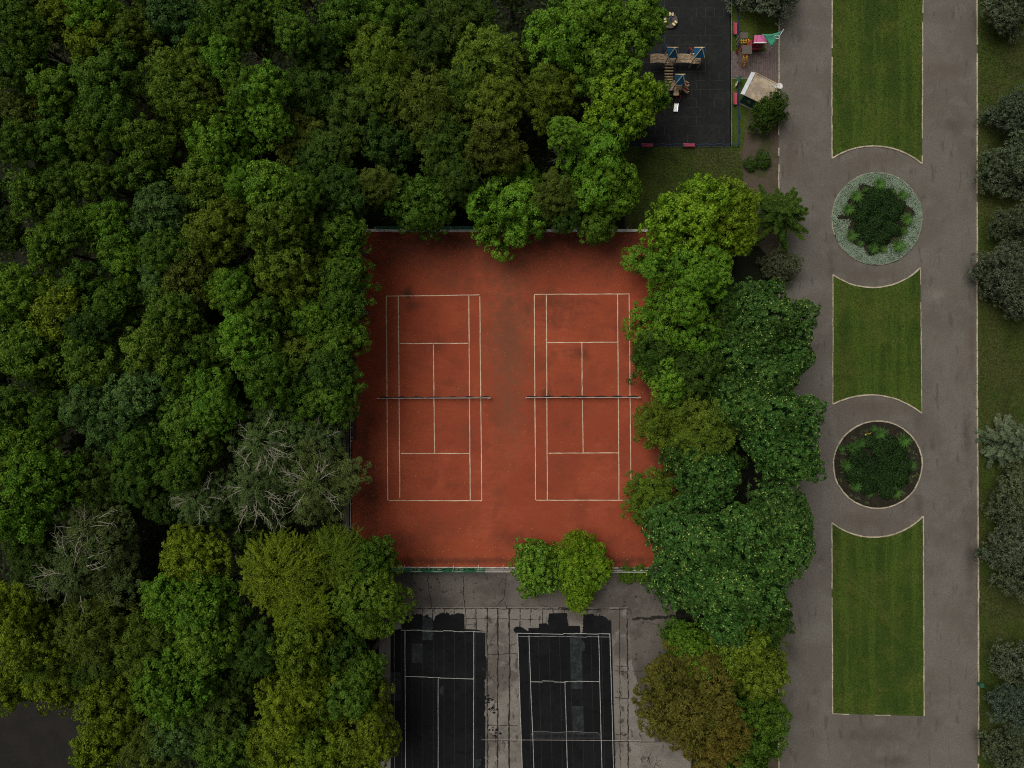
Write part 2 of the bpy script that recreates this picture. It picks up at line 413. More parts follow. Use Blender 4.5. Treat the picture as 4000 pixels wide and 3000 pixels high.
def jitter_line(a, b, wd, n, amp, rnd):
    """thin crooked strip between pixel points a and b: list of quads"""
    ax, ay = a; bx, by = b
    pts = []
    dx, dy = bx - ax, by - ay
    L = math.hypot(dx, dy) or 1
    nx, ny = -dy / L, dx / L
    off = 0
    for i in range(n + 1):
        t = i / n
        off = off * 0.6 + rnd.uniform(-amp, amp)
        o = off if 0 < i < n else 0
        pts.append((ax + dx * t + nx * o, ay + dy * t + ny * o))
    return pts

def strip(mb, pts, wd, z, rnd=None):
    """flat ribbon through pixel points, width in metres"""
    W = [Vector(P(*p)[:2]) for p in pts]
    vs = []
    for i, p in enumerate(W):
        d = W[min(i + 1, len(W) - 1)] - W[max(i - 1, 0)]
        n = Vector((-d.y, d.x)); n.normalize()
        k = wd / 2 * (1 if rnd is None else rnd.uniform(0.45, 1.5))
        vs += [(*(p + n * k), z), (*(p - n * k), z)]
    mb.add(vs, [(2 * i, 2 * i + 1, 2 * i + 3, 2 * i + 2) for i in range(len(W) - 1)])

rc = random.Random(5)
# rubber tile joints, one mesh
mb = MB()
for i in range(40):
    x = 2330 + i * 35.5
    if x < 2850:
        for k in range(18):
            if rc.random() < 0.5:
                y = -40 + k * 35.5
                strip(mb, [(x + (k % 2) * 17, y), (x + (k % 2) * 17, y + 33)], 0.035, 0.0165)
for k in range(18):
    y = -40 + k * 35.5
    for i in range(16):
        if rc.random() < 0.55:
            x = 2330 + i * 35.5
            if x + 35 < 2853: strip(mb, [(x, y), (x + 34, y)], 0.035, 0.0172)
o = mb.build('tile_joint', M['rubber_joint']); o['kind'] = 'structure'

# ------------------------------------------------------------------ kerbs
def kerb(name, pts, mat, wd=0.15, ht=0.13, stone=0.95, drop=0.05, seed=1):
    rnd = random.Random(seed)
    mb = MB()
    W = [Vector(P(*p)[:2]) for p in pts]
    # resample
    seg = []
    cur = W[0]; i = 1; carry = 0
    path = [(W[k], W[k + 1]) for k in range(len(W) - 1)]
    total = sum((b - a).length for a, b in path)
    n = max(1, int(total / stone))
    def at(s):
        for a, b in path:
            L = (b - a).length
            if s <= L + 1e-6: return a + (b - a) * (s / L if L else 0)
            s -= L
        return path[-1][1]
    for k in range(n):
        a = at(total * k / n); b = at(total * (k + 1) / n)
        if rnd.random() < drop: continue
        d = (b - a)
        g_ = d.normalized() * rnd.uniform(0.008, 0.03)
        off = Vector((-d.y, d.x)).normalized() * rnd.uniform(-0.018, 0.018)
        h = ht + rnd.uniform(-0.025, 0.015)
        mb.bar((*(a + g_ + off), h / 2), (*(b - g_ + off), h / 2), wd * rnd.uniform(0.85, 1.1), h)
    o = mb.build(name, mat); o['kind'] = 'structure'
    return o

def arc(p0, pm, p1, n=18):
    """circular arc through three pixel points"""
    (x1, y1), (x2, y2), (x3, y3) = p0, pm, p1
    d = 2 * (x1 * (y2 - y3) + x2 * (y3 - y1) + x3 * (y1 - y2))
    ux = ((x1**2 + y1**2) * (y2 - y3) + (x2**2 + y2**2) * (y3 - y1) + (x3**2 + y3**2) * (y1 - y2)) / d
    uy = ((x1**2 + y1**2) * (x3 - x2) + (x2**2 + y2**2) * (x1 - x3) + (x3**2 + y3**2) * (x2 - x1)) / d
    r = math.hypot(x1 - ux, y1 - uy)
    a0 = math.atan2(y1 - uy, x1 - ux); am = math.atan2(y2 - uy, x2 - ux); a1 = math.atan2(y3 - uy, x3 - ux)
    def nrm(a, ref):
        while a - ref > math.pi: a -= 2 * math.pi
        while a - ref < -math.pi: a += 2 * math.pi
        return a
    a0 = nrm(a0, am); a1 = nrm(a1, am)
    return [(ux + r * math.cos(a0 + (a1 - a0) * i / n), uy + r * math.sin(a0 + (a1 - a0) * i / n)) for i in range(n + 1)]

lawns = [
    ('top', [(3250, -600)], arc((3248, 619), (3418, 571), (3600, 641)), [(3607, -600)]),
]
a1 = arc((3248, 619), (3418, 571), (3600, 641))
a2 = arc((3252, 1073), (3420, 1124), (3594, 1046))
a3 = arc((3252, 1579), (3420, 1543), (3599, 1615))
a4 = arc((3248, 2041), (3420, 2098), (3604, 2017))
def lawn(poly, seed):
    o = sheet_obj('lawn', poly, 0.07, M['grass'])
    return o
lawn([(3250, -600)] + a1 + [(3607, -600)], 1)
kerb('lawn_kerb', [(3250, -600), (3248, 619)], M['kerb'], seed=1, wd=0.12, drop=0.03)
kerb('lawn_kerb', a1, M['kerb'], seed=2, drop=0.0, wd=0.15)
kerb('lawn_kerb', [(3600, 641), (3607, -600)], M['kerb'], seed=3, wd=0.10, drop=0.08)
lawn(a2 + a3[::-1], 2)
kerb('lawn_kerb', a2, M['kerb'], seed=4, drop=0.0)
kerb('lawn_kerb', a3, M['kerb'], seed=5, drop=0.0)
kerb('lawn_kerb', [(3252, 1073), (3252, 1579)], M['kerb'], seed=6, wd=0.09, drop=0.1)
kerb('lawn_kerb', [(3594, 1046), (3599, 1615)], M['kerb'], seed=7, wd=0.08, drop=0.2)
lawn(a4 + [(3608, 2796), (3251, 2787)], 3)
kerb('lawn_kerb', a4, M['kerb'], seed=8, drop=0.0)
kerb('lawn_kerb', [(3248, 2041), (3251, 2787)], M['kerb'], seed=9, wd=0.11, drop=0.03)
kerb('lawn_kerb', [(3605, 2015), (3608, 2796)], M['kerb'], seed=10, wd=0.11, drop=0.03)
kerb('lawn_kerb', [(3251, 2787), (3608, 2796)], M['kerb'], seed=11, wd=0.08, drop=0.4)
kerb('path_kerb', [(3814, -500), (3815, 600), (3815, 1500), (3820, 2300), (3821, 3400)], M['kerb'], seed=12, wd=0.14, drop=0.04)
kerb('path_kerb', [(3042, -400), (3042, 120), (3042, 345)], M['kerb'], seed=13, wd=0.13, drop=0.0)
kerb('path_kerb', [(3042, 345), (3041, 530)], M['kerb'], seed=14, wd=0.12, drop=0.1)
kerb('path_kerb', [(3041, 578), (3041, 1100), (3041, 2000), (3041, 3300)], M['kerb'], seed=15, wd=0.12, drop=0.05)
kerb('playground_kerb', [(2857, -300), (2857, 568)], M['kerb_grey'], seed=16, wd=0.07, drop=0.0, ht=0.08)
kerb('playground_kerb', [(2859, 205), (2992, 205)], M['kerb_grey'], seed=17, wd=0.08, drop=0.0, ht=0.07)
kerb('playground_kerb', [(2859, 307), (2945, 307)], M['kerb_grey'], seed=18, wd=0.08, drop=0.0, ht=0.07)

# ------------------------------------------------------------------ clay court lines and nets
def court(label, L, zl=0.0165):
    t = empty('court_marking', (*P((L['ol'][0] + L['orr'][0]) / 2, 1557)[:2], 0))
    tag(t, label, 'court lines', 'painted lines of the two clay tennis courts')
    c0 = Vector(t.location)
    cnt = [0]
    def line(name, pts, wd=0.085):
        mb = MB(); cnt[0] += 1
        strip(mb, pts, wd, zl + cnt[0] * 0.0022, rl)
        mb.v = [(x - c0.x, y - c0.y, z) for x, y, z in mb.v]
        return mb.build(name, M['clay_line'], t)
    rl = type('r', (), {'uniform': staticmethod(lambda a, b: rc.uniform(0.85, 1.15))})
    def many(a, b, n=14): return [(a[0] + (b[0] - a[0]) * i / n + rc.uniform(-.5, .5), a[1] + (b[1] - a[1]) * i / n + rc.uniform(-.5, .5)) for i in range(n + 1)]
    line('baseline', many(L['tl'], L['tr'])); line('baseline', many(L['bl'], L['br']))
    for k in ('ol', 'il', 'ir', 'orr'):
        xt, xb, yt, yb = L[k]
        line('sideline', many((xt, yt), (xb, yb)))
    line('service_line', many(*L['s1'])); line('service_line', many(*L['s2']))
    if len(L['c']) == 2:
        line('center_line', many(*L['c']))
    else:
        line('center_line', many(L['c'][0], L['c'][1])); line('center_line', many(L['c'][2], L['c'][3]))
    return t
court('cream painted lines of the left clay tennis court', dict(
    tl=(1509, 1157), tr=(1873, 1152), bl=(1518, 1955), br=(1882, 1956),
    ol=(1509, 1515, 1157, 1953), il=(1556, 1562, 1157, 1944), ir=(1831, 1837, 1153, 1955), orr=(1874, 1882, 1157, 1956),
    s1=((1562, 1342), (1829, 1341)), s2=((1566, 1771), (1833, 1771)), c=((1693, 1346), (1698, 1769))))
court('cream painted lines of the right clay tennis court', dict(
    tl=(2087, 1150), tr=(2459, 1148), bl=(2093, 1954), br=(2463, 1954),
    ol=(2087, 2092, 1151, 1953), il=(2134, 2138, 1151, 1953), ir=(2412, 2418, 1149, 1954), orr=(2457, 2465, 1148, 1940),
    s1=((2137, 1338), (2411, 1337)), s2=((2143, 1770), (2416, 1769)), c=((2273, 1338), (2274, 1545), (2275, 1563), (2278, 1769))))

def net(label, x0, x1, y0, y1):
    a = Vector(P(x0, y0, 1.0)); b = Vector(P(x1, y1, 1.0)); a.z = b.z = 0
    t = empty('tennis_net', (a + b) / 2)
    tag(t, label, 'tennis net', 'nets of the two clay courts')
    c = Vector(t.location); a -= c; b -= c
    n = 40
    d = (b - a)
    # mesh: strings
    mb = MB()
    for i in range(n + 1):
        p = a + d * (i / n)
        sag = 0.14 * (1 - (2 * i / n - 1)**2)
        mb.bar((p.x, p.y, 0.03), (p.x, p.y, 1.03 - sag), 0.012)
    for k in range(14):
        z0 = 0.06 + k * 0.067
        for i in range(10):
            p = a + d * (i / 10); q = a + d * ((i + 1) / 10)
            s1 = 0.14 * (1 - (2 * i / 10 - 1)**2) * (k / 14); s2 = 0.14 * (1 - (2 * (i + 1) / 10 - 1)**2) * (k / 14)
            mb.bar((p.x, p.y, z0 - s1), (q.x, q.y, z0 - s2), 0.012)
    mb.build('net_mesh', M['net'], t)
    # black strip lying along the north side of the net
    mb = MB()
    pts = [a + d * (i / 24) for i in range(25)]
    vs = [];
    for i, p in enumerate(pts):
        wv = 0.13 + 0.07 * math.sin(i * 1.7) + 0.03 * math.sin(i * 4.1)
        vs += [(p.x, p.y + 0.0, 0.05), (p.x, p.y + wv, 0.045)]
    mb.add(vs, [(2 * i, 2 * i + 1, 2 * i + 3, 2 * i + 2) for i in range(24)])
    mb.build('net_strip', M['net'], t)
    mb = MB()
    for i in range(12):
        p = a + d * (i / 12); q = a + d * ((i + 1) / 12)
        s1 = 0.14 * (1 - (2 * i / 12 - 1)**2); s2 = 0.14 * (1 - (2 * (i + 1) / 12 - 1)**2)
        mb.bar((p.x, p.y, 1.04 - s1), (q.x, q.y, 1.04 - s2), 0.05, 0.06)
    mb.build('net_tape', M['white_worn'], t)
    for p in (a, b):
        m2 = MB().cyl((p.x, p.y, 0), 0.05, 1.08, 12); m2.cyl((p.x, p.y, 1.08), 0.065, 0.04, 12)
        m2.build('post', M['white_worn'], t)
    m2 = MB().bar((b.x - 0.05, b.y - 0.1, 0.85), (b.x - 0.35, b.y - 0.12, 0.80), 0.03); m2.build('crank', M['white_worn'], t)
    return t
net('tennis net with white tape across the left clay court', 1475, 1914, 1556, 1554)
net('tennis net with white tape across the right clay court', 2056, 2500, 1553, 1552)

# fallen leaves on the clay and yard (uncountable specks)
def specks(name, n, region, mat, size, zz=0.024, seed=3, edge=None):
    rnd = np.random.default_rng(seed)
    mb = MB()
    x0, x1, y0, y1 = region
    c = 0
    while c < n:
        x, y = rnd.uniform(x0, x1), rnd.uniform(y0, y1)
        if edge and rnd.random() > edge(x, y): continue
        s = size * rnd.uniform(0.5, 1.5); a = rnd.uniform(0, 3.14)
        X, Y, _ = P(x, y)
        v = [(X + s * math.cos(a + k * 1.57) * (1 if k % 2 else .6), Y + s * math.sin(a + k * 1.57) * (1 if k % 2 else .6), zz + 0.01 * (k == 1)) for k in range(4)]
        mb.add(v, [(0, 1, 2, 3)]); c += 1
    o = mb.build(name, mat); o['kind'] = 'stuff'; o['label'] = 'tiny yellowed leaves scattered over the red clay'; o['category'] = 'fallen leaves'
    return o
def edge_w(x, y):
    d = min(x - 1380, 2600 - x, y - 905, 2212 - y)
    return max(0.10, math.exp(-max(d, 0) / 90.0))
specks('fallen_leaves', 1300, (1385, 2600, 910, 2212), M['yellow_leaf'], 0.035, seed=3, edge=edge_w)

# ------------------------------------------------------------------ fences round the clay
def mesh_text_(name, txt, size, depth, mat, parent, loc, rot, xs=1.0):
    cu = bpy.data.curves.new(name, 'FONT'); cu.body = txt; cu.size = size; cu.extrude = depth
    cu.align_x = 'CENTER'; cu.space_character = 1.15
    o = bpy.data.objects.new(name, cu); COL.objects.link(o)
    cu.materials.append(mat)
    o.parent = parent; o.location = loc; o.rotation_euler = rot; o.scale = (xs, 1, 1)
    return o

def mesh_text(name, txt, size, depth, mat, parent, loc, rot, xs=1.0):
    """each character its own mesh, laid out along the local x axis"""
    from mathutils import Euler, Matrix
    adv = size * 0.82 * xs
    for i, ch in enumerate(txt):
        cu = bpy.data.curves.new('letter', 'FONT'); cu.body = ch; cu.size = size; cu.extrude = depth; cu.align_x = 'CENTER'
        tmp = bpy.data.objects.new('letter', cu); COL.objects.link(tmp)
        bpy.context.view_layer.update()
        me = bpy.data.meshes.new_from_object(tmp.evaluated_get(bpy.context.evaluated_depsgraph_get()))
        bpy.data.objects.remove(tmp)
        me.materials.clear(); me.materials.append(mat)
        o = bpy.data.objects.new('letter', me); COL.objects.link(o); o.parent = parent
        e = Euler(rot)
        off = e.to_matrix() @ Vector(((i - (len(txt) - 1) / 2) * adv, 0, 0))
        o.location = Vector(loc) + off; o.rotation_euler = rot; o.scale = (xs, 1, 1)

def side_fence(label, a, b, inward, h=2.0, rails=(0.12, 1.0, 1.95), base=True, posts_every=2.9, mat='white', foot=0.28, name='court_fence'):
    """fence from pixel a to pixel b; inward = unit world vector towards the court"""
    A = Vector(P(*a)); B = Vector(P(*b))
    t = empty(name, A); tag(t, label, 'fence')
    d = B - A; L = d.length; u = d / L; inw = Vector((*inward, 0))
    n = max(2, round(L / posts_every))
    for i in range(n + 1):
        p = u * (L * i / n)
        mb = MB()
        mb.bar((p.x, p.y, 0.0), (p.x, p.y, h), 0.06)
        if foot:
            q = p + inw * foot
            mb.bar((p.x, p.y, 0.55), (q.x, q.y, 0.02), 0.05)
        mb.build('post', M[mat], t)
    for z in rails:
        MB().bar((0, 0, z), (d.x, d.y, z), 0.05, 0.06).build('rail', M[mat], t)
    if base:
        off = inw * 0.05
        k = 8
        mb = MB()
        for i in range(k):
            p = d * (i / k) + off; q = d * ((i + 1) / k) + off
            mb.bar((p.x + u.x * 0.02, p.y, 0.10), (q.x - u.x * 0.02, q.y, 0.10 + rc.uniform(-.01, .01)), 0.10, 0.2)
        mb.build('base_board', M['white_worn'], t)
    return t
# south fence
f_s = side_fence('white post and rail fence along the bottom end of the clay', (1484, 2217), (2640, 2219), (0, 1), h=1.9, rails=(0.12, 1.0, 1.82))
f_n = side_fence('white board fence along the top end of the clay', (1376, 899), (2640, 899), (0, -1), h=1.8, rails=(0.14,), foot=0)
for o in list(f_n.children):
    if o.name.startswith('base_board'): bpy.data.objects.remove(o)
A = Vector(P(1376, 899)); Bq = Vector(P(2640, 899))
mb = MB()
for i in range(10):
    p = (Bq - A) * (i / 10); q = (Bq - A) * ((i + 1) / 10)
    mb.bar((p.x + .02, -0.08 + rc.uniform(-.02, .02), 0.12), (q.x - .02, -0.08 + rc.uniform(-.02, .02), 0.14), 0.30, 0.24)
mb.build('base_board', M['white'], f_n)
f_w = side_fence('thin rail fence along the left side of the clay', (1377, 905), (1378, 2210), (1, 0), h=1.0, rails=(1.0,), base=False, posts_every=2.4, mat='white_worn', foot=0)

def banner(label, xa, xb, ypx, z0, z1, mat, into, name='banner', text=None, tx=None):
    """vertical banner hung on the court side of a fence"""
    x0 = P(xa, ypx)[0]; x1 = P(xb, ypx)[0]; y = P(0, ypx)[1] + into * 0.07
    t = empty(name, ((x0 + x1) / 2, y, 0)); tag(t, label, 'banner')
    n = 24; vs = []; W = x1 - x0
    mb = MB()
    for i in range(n + 1):
        x = -W / 2 + W * i / n; dy = 0.02 * math.sin(i * 1.3)
        for z in (z0, z1 - 0.05 * abs(math.sin(i * 0.9))): vs += [(x, dy, z), (x, dy - into * 0.012, z)]
    for i in range(n):
        k = 4 * i
        mb.add([vs[k], vs[k + 2], vs[k + 6], vs[k + 4]], [(0, 1, 2, 3)])
        mb.add([vs[k + 1], vs[k + 3], vs[k + 7], vs[k + 5]], [(0, 1, 2, 3)])
        mb.add([vs[k + 2], vs[k + 3], vs[k + 7], vs[k + 6]], [(0, 1, 2, 3)])
    mb.build('cloth', M[mat], t)
    return t, y
t, yy = banner('green advertising banner with black lettering RUCANOR on the fence', 1490, 1895, 2219, 0.22, 2.12, 'banner', 1)
# lettering faces north (towards the court): reads left to right for somebody looking south
mesh_text('lettering', 'RUCANOR', 1.0, 0.004, M['ink'], t, (P(1733, 2219)[0] - t.location.x, 0.045, 0.62), (R(90), 0, R(180)), 1.3)
for k, (xa, xb) in enumerate(((1478, 1875), (2150, 2390))):
    t, yy = banner(['dull green banner on the top fence above the left court', 'dull green banner on the top fence above the right court'][k],
                   xa, xb, 897, 0.35, 2.1, 'banner_dark', -1)
    # faded, unreadable black strokes
    mb = MB(); W = P(xb, 897)[0] - P(xa, 897)[0]
    rr = random.Random(20 + k)
    x = -W / 2 + 0.8
    while x < W / 2 - 0.8:
        l = rr.uniform(0.25, 0.7)
        z = rr.uniform(0.7, 1.15)
        MB().bar((x, -0.05, z), (x + l, -0.05, z + rr.uniform(-.1, .15)), 0.012, 0.10).build('faded_stroke', M['ink'], t)
        x += l + rr.uniform(0.1, 0.6)

# bench by the west fence
t = empty('long_bench', P(1388, 1664)); tag(t, 'long dark slatted bench against the left fence of the clay', 'bench')
for i in range(4): MB().box((-0.17 + i * 0.12, 0, 0.45), (0.09, 3.3, 0.04)).build('slat', M['dark_wood'], t)
for y in (-1.3, -0.1, 1.2):
    MB().box((-0.02, y, 0.21), (0.40, 0.06, 0.42)).build('leg', M['dark_wood'], t)
    MB().bar((-0.30, y, 0.40), (-0.30, y, 0.85), 0.05).bar((-0.30, y, 0.85), (-0.12, y, 0.88), 0.05).build('bracket', M['white'], t)
t = empty('low_wall', P(1331, 1700)); tag(t, 'blue grey low board wall beside the narrow path behind the left fence', 'wall')
MB().box((0, 0, 0.4), (0.35, 5.2, 0.8)).build('panel', M['bluegrey'], t); MB().box((0, 0, 0.83), (0.42, 5.3, 0.05)).build('coping', M['shed'], t)

# ------------------------------------------------------------------ concrete yard: joints, cracks, black courts
mb = MB()
def crk(a, b, wd=0.05, n=None, amp=1.5):
    n = n or max(4, int(math.hypot(a[0] - b[0], a[1] - b[1]) / 9))
    wd *= 1.45
    strip(mb, jitter_line(a, b, wd, n, amp, rc), wd, 0.0125 + 0.0004 * (len(mb.f) % 9), rc)
for x in (1610, 1650, 1690, 1735, 1775, 1818, 1860, 1904, 1945, 1990, 2031, 2074, 2120, 2160, 2205):
    crk((x, 2376), (x + rc.uniform(-2, 2), 2376 + rc.choice((90, 70, 95))), 0.06)
crk((1580, 2376), (2460, 2380), 0.07, amp=1.5); crk((1820, 2416), (2110, 2420), 0.04); crk((1822, 2440), (1862, 2440), .03)
for x0, x1, wd in ((1904, 1906, 0.09), (1945, 1943, 0.10), (1990, 1988, 0.11), (2420, 2424, 0.05), (2450, 2456, 0.09)):
    crk((x0, 2376), (x1, 3100), wd, amp=1.6)
for y in (2554, 2834, 2894): crk((1904, y), (2020, y + rc.uniform(-3, 3)), 0.05, amp=2)
for y in (2600, 2620, 2724, 2895): crk((2400, y), (2452, y + 4), 0.05, amp=2)
crk((2452, 2620), (2520, 2622), .04); crk((2405, 2895), (2560, 2897), .04); crk((2452, 2725), (2500, 2730), .04)
crk((1671, 2260), (1685, 2376), 0.04); crk((1808, 2250), (1816, 2376), 0.06); crk((1978, 2245), (1968, 2340), 0.05); crk((1968, 2340), (1935, 2368), .05)
crk((1968, 2350), (1980, 2376), .04); crk((2100, 2360), (2160, 2376), .03)
crk((2470, 2418), (2700, 2405), 0.25, amp=3); crk((2510, 2425), (2620, 2455), .03); crk((2180, 2376), (2300, 2382), .12, amp=3)
crk((1930, 2480), (1915, 2520), .03); crk((1905, 2525), (1930, 2515), .04); crk((1995, 2520), (2020, 2510), .04); crk((1990, 2540), (2000, 2520), .03)
for (x, y, n_) in ((2530, 2960, 5), (2560, 2985, 4), (1920, 2765, 5), (1935, 2880, 6), (2420, 2870, 4), (1915, 2650, 4)):
    for k in range(n_):
        a = rc.uniform(0, 6.28); l = rc.uniform(12, 34)
        crk((x, y), (x + l * math.cos(a), y + l * math.sin(a)), 0.04, n=4, amp=3)
o = mb.build('crack', M['crack']); tag(o, kind='structure')

def ragged(pts, step=5, amp=3.0, rnd=rc):
    out = []
    for i, a in enumerate(pts):
        b = pts[(i + 1) % len(pts)]
        L = math.hypot(b[0] - a[0], b[1] - a[1]); n = max(1, int(L / step))
        rag = a[2] * 1.9 if len(a) > 2 else 0
        for k in range(n):
            t_ = k / n
            out.append((a[0] + (b[0] - a[0]) * t_ + (rnd.uniform(-rag, rag)), a[1] + (b[1] - a[1]) * t_ + rnd.uniform(-rag, rag)))
    return out
# moss and tar stains on the concrete
mb = MB()
for (x, y, r_) in ((1918, 2728, 14), (1926, 2770, 13), (1920, 2850, 15), (1935, 2872, 12), (1910, 2740, 9), (2440, 2870, 7), (2500, 2870, 6)):
    for q_ in range(6):
        ox_, oy_, rr_ = x + rc.gauss(0, r_ * .6), y + rc.gauss(0, r_ * .5), r_ * rc.uniform(.18, .5)
        pts = [(ox_ + rr_ * rc.uniform(.5, 1.4) * math.cos(a / 14 * 6.283), oy_ + rr_ * rc.uniform(.4, 1.1) * math.sin(a / 14 * 6.283)) for a in range(14)]
        mb.sheet(px_poly(pts)[::-1], 0.0185 + .0002 * q_)
o = mb.build('tar_patch', M['bitumen']); o['kind'] = 'stuff'; o['label'] = 'small black tar stains on the concrete between the black courts'; o['category'] = 'tar stains'

felt_a = ragged([(1526, 2462), (1568, 2456), (1568, 2412, 3), (1590, 2404, 3), (1640, 2398, 4), (1692, 2412, 3), (1694, 2425, 2), (1706, 2400, 2), (1738, 2392, 3), (1762, 2402, 2),
                 (1778, 2398, 2), (1792, 2394, 1), (1814, 2400, 0), (1815, 2457, 0), (1860, 2459), (1896, 2466), (1896, 2560, 1), (1904, 2580, 2), (1900, 2640, 2), (1895, 2660, 2), (1897, 2770, 1), (1890, 2790, 1), (1897, 2800, 0), (1895, 2950, 1), (1896, 3300), (1526, 3300)])
fa = sheet_obj('black_court_surface', felt_a, 0.016, M['bitumen'])
felt_b = ragged([(2020, 2476), (2006, 2466, 2), (2010, 2452, 2), (2030, 2447, 2), (2048, 2455, 2), (2064, 2465), (2064, 2453), (2105, 2453), (2105, 2436, 1), (2120, 2434, 2), (2140, 2440, 1), (2145, 2396), (2215, 2394, 1),
                 (2220, 2444), (2265, 2445), (2268, 2474, 1), (2276, 2470, 1), (2278, 2400, 2), (2310, 2398, 3), (2350, 2405, 2), (2372, 2416, 2), (2388, 2430, 0), (2389, 2476, 0), (2402, 2900, 1), (2408, 3300), (2050, 3300)])
sheet_obj('black_court_surface', felt_b, 0.016, M['bitumen'])
# grey strips and patches of felt
k_ = 0
for pts in ([(2227, 2476, 1), (2250, 2470, 1), (2272, 2476, 1), (2276, 2690, 0), (2232, 2690, 0)],
            [(2273, 2500, 2), (2284, 2505, 2), (2284, 2540, 1), (2273, 2544, 0)],
            [(2235, 2758, 0), (2278, 2758, 0), (2281, 2866, 3), (2238, 2866, 0)],
            [(1527, 2626, 0), (1566, 2626, 0), (1566, 2735, 1), (1528, 2738, 0)],
            [(1714, 2695, 1), (1732, 2676, 1), (1733, 2716, 1), (1722, 2716, 1)],
            [(1609, 2514, 0), (1649, 2514, 0), (1649, 2588, 0), (1609, 2588, 0)],
            [(1855, 2968, 2), (1882, 2966, 2), (1876, 2990, 2), (1860, 3000, 2)],
            [(1650, 2404, 2), (1690, 2420, 2), (1690, 2500, 0), (1651, 2500, 0)],
            [(1730, 2484, 1), (1737, 2492, 1), (1734, 2502, 1)],
            [(1876, 2608, 1), (1893, 2612, 1), (1893, 2620, 1)]):
    k_ += 1
    sheet_obj('felt_patch', ragged(pts), 0.0195 + 0.0003 * k_, M['bitumen_grey'])
# seams of the felt strips: thin overlapping laps
mb = MB()
for i in range(9):
    x = 1568 + i * 41.5
    strip(mb, [(x, 2466), (x + 1, 3200)], 0.018, 0.0270 + i * 0.0003)
for i in range(9):
    x = 2062 + i * 41
    strip(mb, [(x, 2482), (x + 18, 3200)], 0.018, 0.0270 + i * 0.0003)
o = mb.build('felt_seam', M['rubber_joint']); o['kind'] = 'structure'

def yard_court(label, lines):
    x0, y0 = P(lines[0][1][0], lines[0][1][1])[:2]
    t = empty('court_marking', (x0, y0, 0)); tag(t, label, 'court lines', 'painted lines of the two black courts')
    for i, (nm, a, b, stepx, mk) in enumerate(lines):
        mb = MB()
        z = 0.0305 + i * 0.0012
        if stepx:   # broken into strips that have slipped a little
            n = max(1, int(abs(b[0] - a[0]) / 41)); dy = 0
            for k in range(n):
                xa = a[0] + (b[0] - a[0]) * k / n; xb = a[0] + (b[0] - a[0]) * (k + 1) / n
                ya = a[1] + (b[1] - a[1]) * k / n; dy = rc.uniform(-2.2, 2.2)
                strip(mb, [(xa, ya + dy), (xb, ya + dy + 1)], 0.06, z)
        else:
            strip(mb, jitter_line(a, b, 0, 20, 0.4, rc), 0.060 if mk == 'white_line' else 0.04, z, type('r', (), {'uniform': staticmethod(lambda p, q: rc.uniform(.8, 1.2))}))
        mb.v = [(x - x0, y - y0, zz) for x, y, zz in mb.v]
        mb.build(nm, M[mk], t)
yard_court('white painted lines of the left black court', [
    ('baseline', (1566, 2460), (1896, 2470), 1, 'white_line'), ('sideline', (1582, 2461), (1585, 3200), 0, 'white_line'),
    ('sideline', (1851, 2466), (1849, 3200), 0, 'white_line'), ('service_line', (1584, 2643), (1850, 2653), 1, 'white_line'),
    ('center_line', (1712, 2650), (1711, 3200), 0, 'white_line'), ('sideline', (1540, 2462), (1541, 3000), 0, 'thin_line')])
yard_court('white painted lines of the right black court', [
    ('baseline', (2018, 2475), (2383, 2475), 1, 'white_line'), ('sideline', (2022, 2475), (2047, 3200), 0, 'white_line'),
    ('sideline', (2382, 2475), (2402, 3200), 0, 'white_line'), ('sideline', (2066, 2482), (2093, 3200), 0, 'white_line'),
    ('sideline', (2338, 2482), (2357, 3200), 0, 'white_line'), ('service_line', (2074, 2661), (2341, 2663), 1, 'white_line'),
    ('center_line', (2207, 2662), (2222, 3200), 0, 'white_line'), ('old_baseline', (2025, 2486), (2380, 2488), 1, 'thin_line')])
# the sagging net of the right black court
a = Vector(P(1882, 2888, 1.0)); b = Vector(P(2508, 2892, 1.0)); a.z = b.z = 0
t = empty('badminton_net', ((a + b) / 2)); tag(t, 'sagging grey net on a thin cord across the right black court', 'net')
c = Vector(t.location); a -= c; b -= c
for p in (a, b): MB().cyl((p.x, p.y, 0), 0.03, 1.15, 10).build('post', M['net_grey'], t)
MB().tube([(a.x + (b.x - a.x) * i / 12, a.y + (b.y - a.y) * i / 12, 1.12 - 0.05 * math.sin(i / 12 * 3.14)) for i in range(13)], 0.014, 5).build('cord', M['white_worn'], t)
x0 = P(2074, 0, 1)[0] - c.x; x1 = P(2347, 0, 1)[0] - c.x
mb = MB(); mt = MB()
n = 60
prev = None
for i in range(n + 1):
    x = x0 + (x1 - x0) * i / n
    yc = a.y + (b.y - a.y) * ((x - a.x) / (b.x - a.x))
    out_ = (0.46 + 0.06 * math.sin(i * 0.21)) * min(1, (i + 0.5) / 3, (n - i + .5) / 3)
    if i % 1 == 0: mb.tube([(x, yc, 1.08), (x, yc + out_ * 0.45, 0.55), (x, yc + out_, 0.06)], 0.006, 4)
    cur = (x, yc + out_, 0.06)
    if prev: mt.bar(prev, cur, 0.035, 0.03)
    prev = cur
for k in range(1, 7):
    f = k / 7
    mb.tube([(x0 + (x1 - x0) * i / 20, a.y + 0.48 * f, 1.08 - 1.0 * f) for i in range(21)], 0.006, 4)
mb.build('net_mesh', M['net_grey'], t); mt.build('net_tape', M['thin_line'], t)

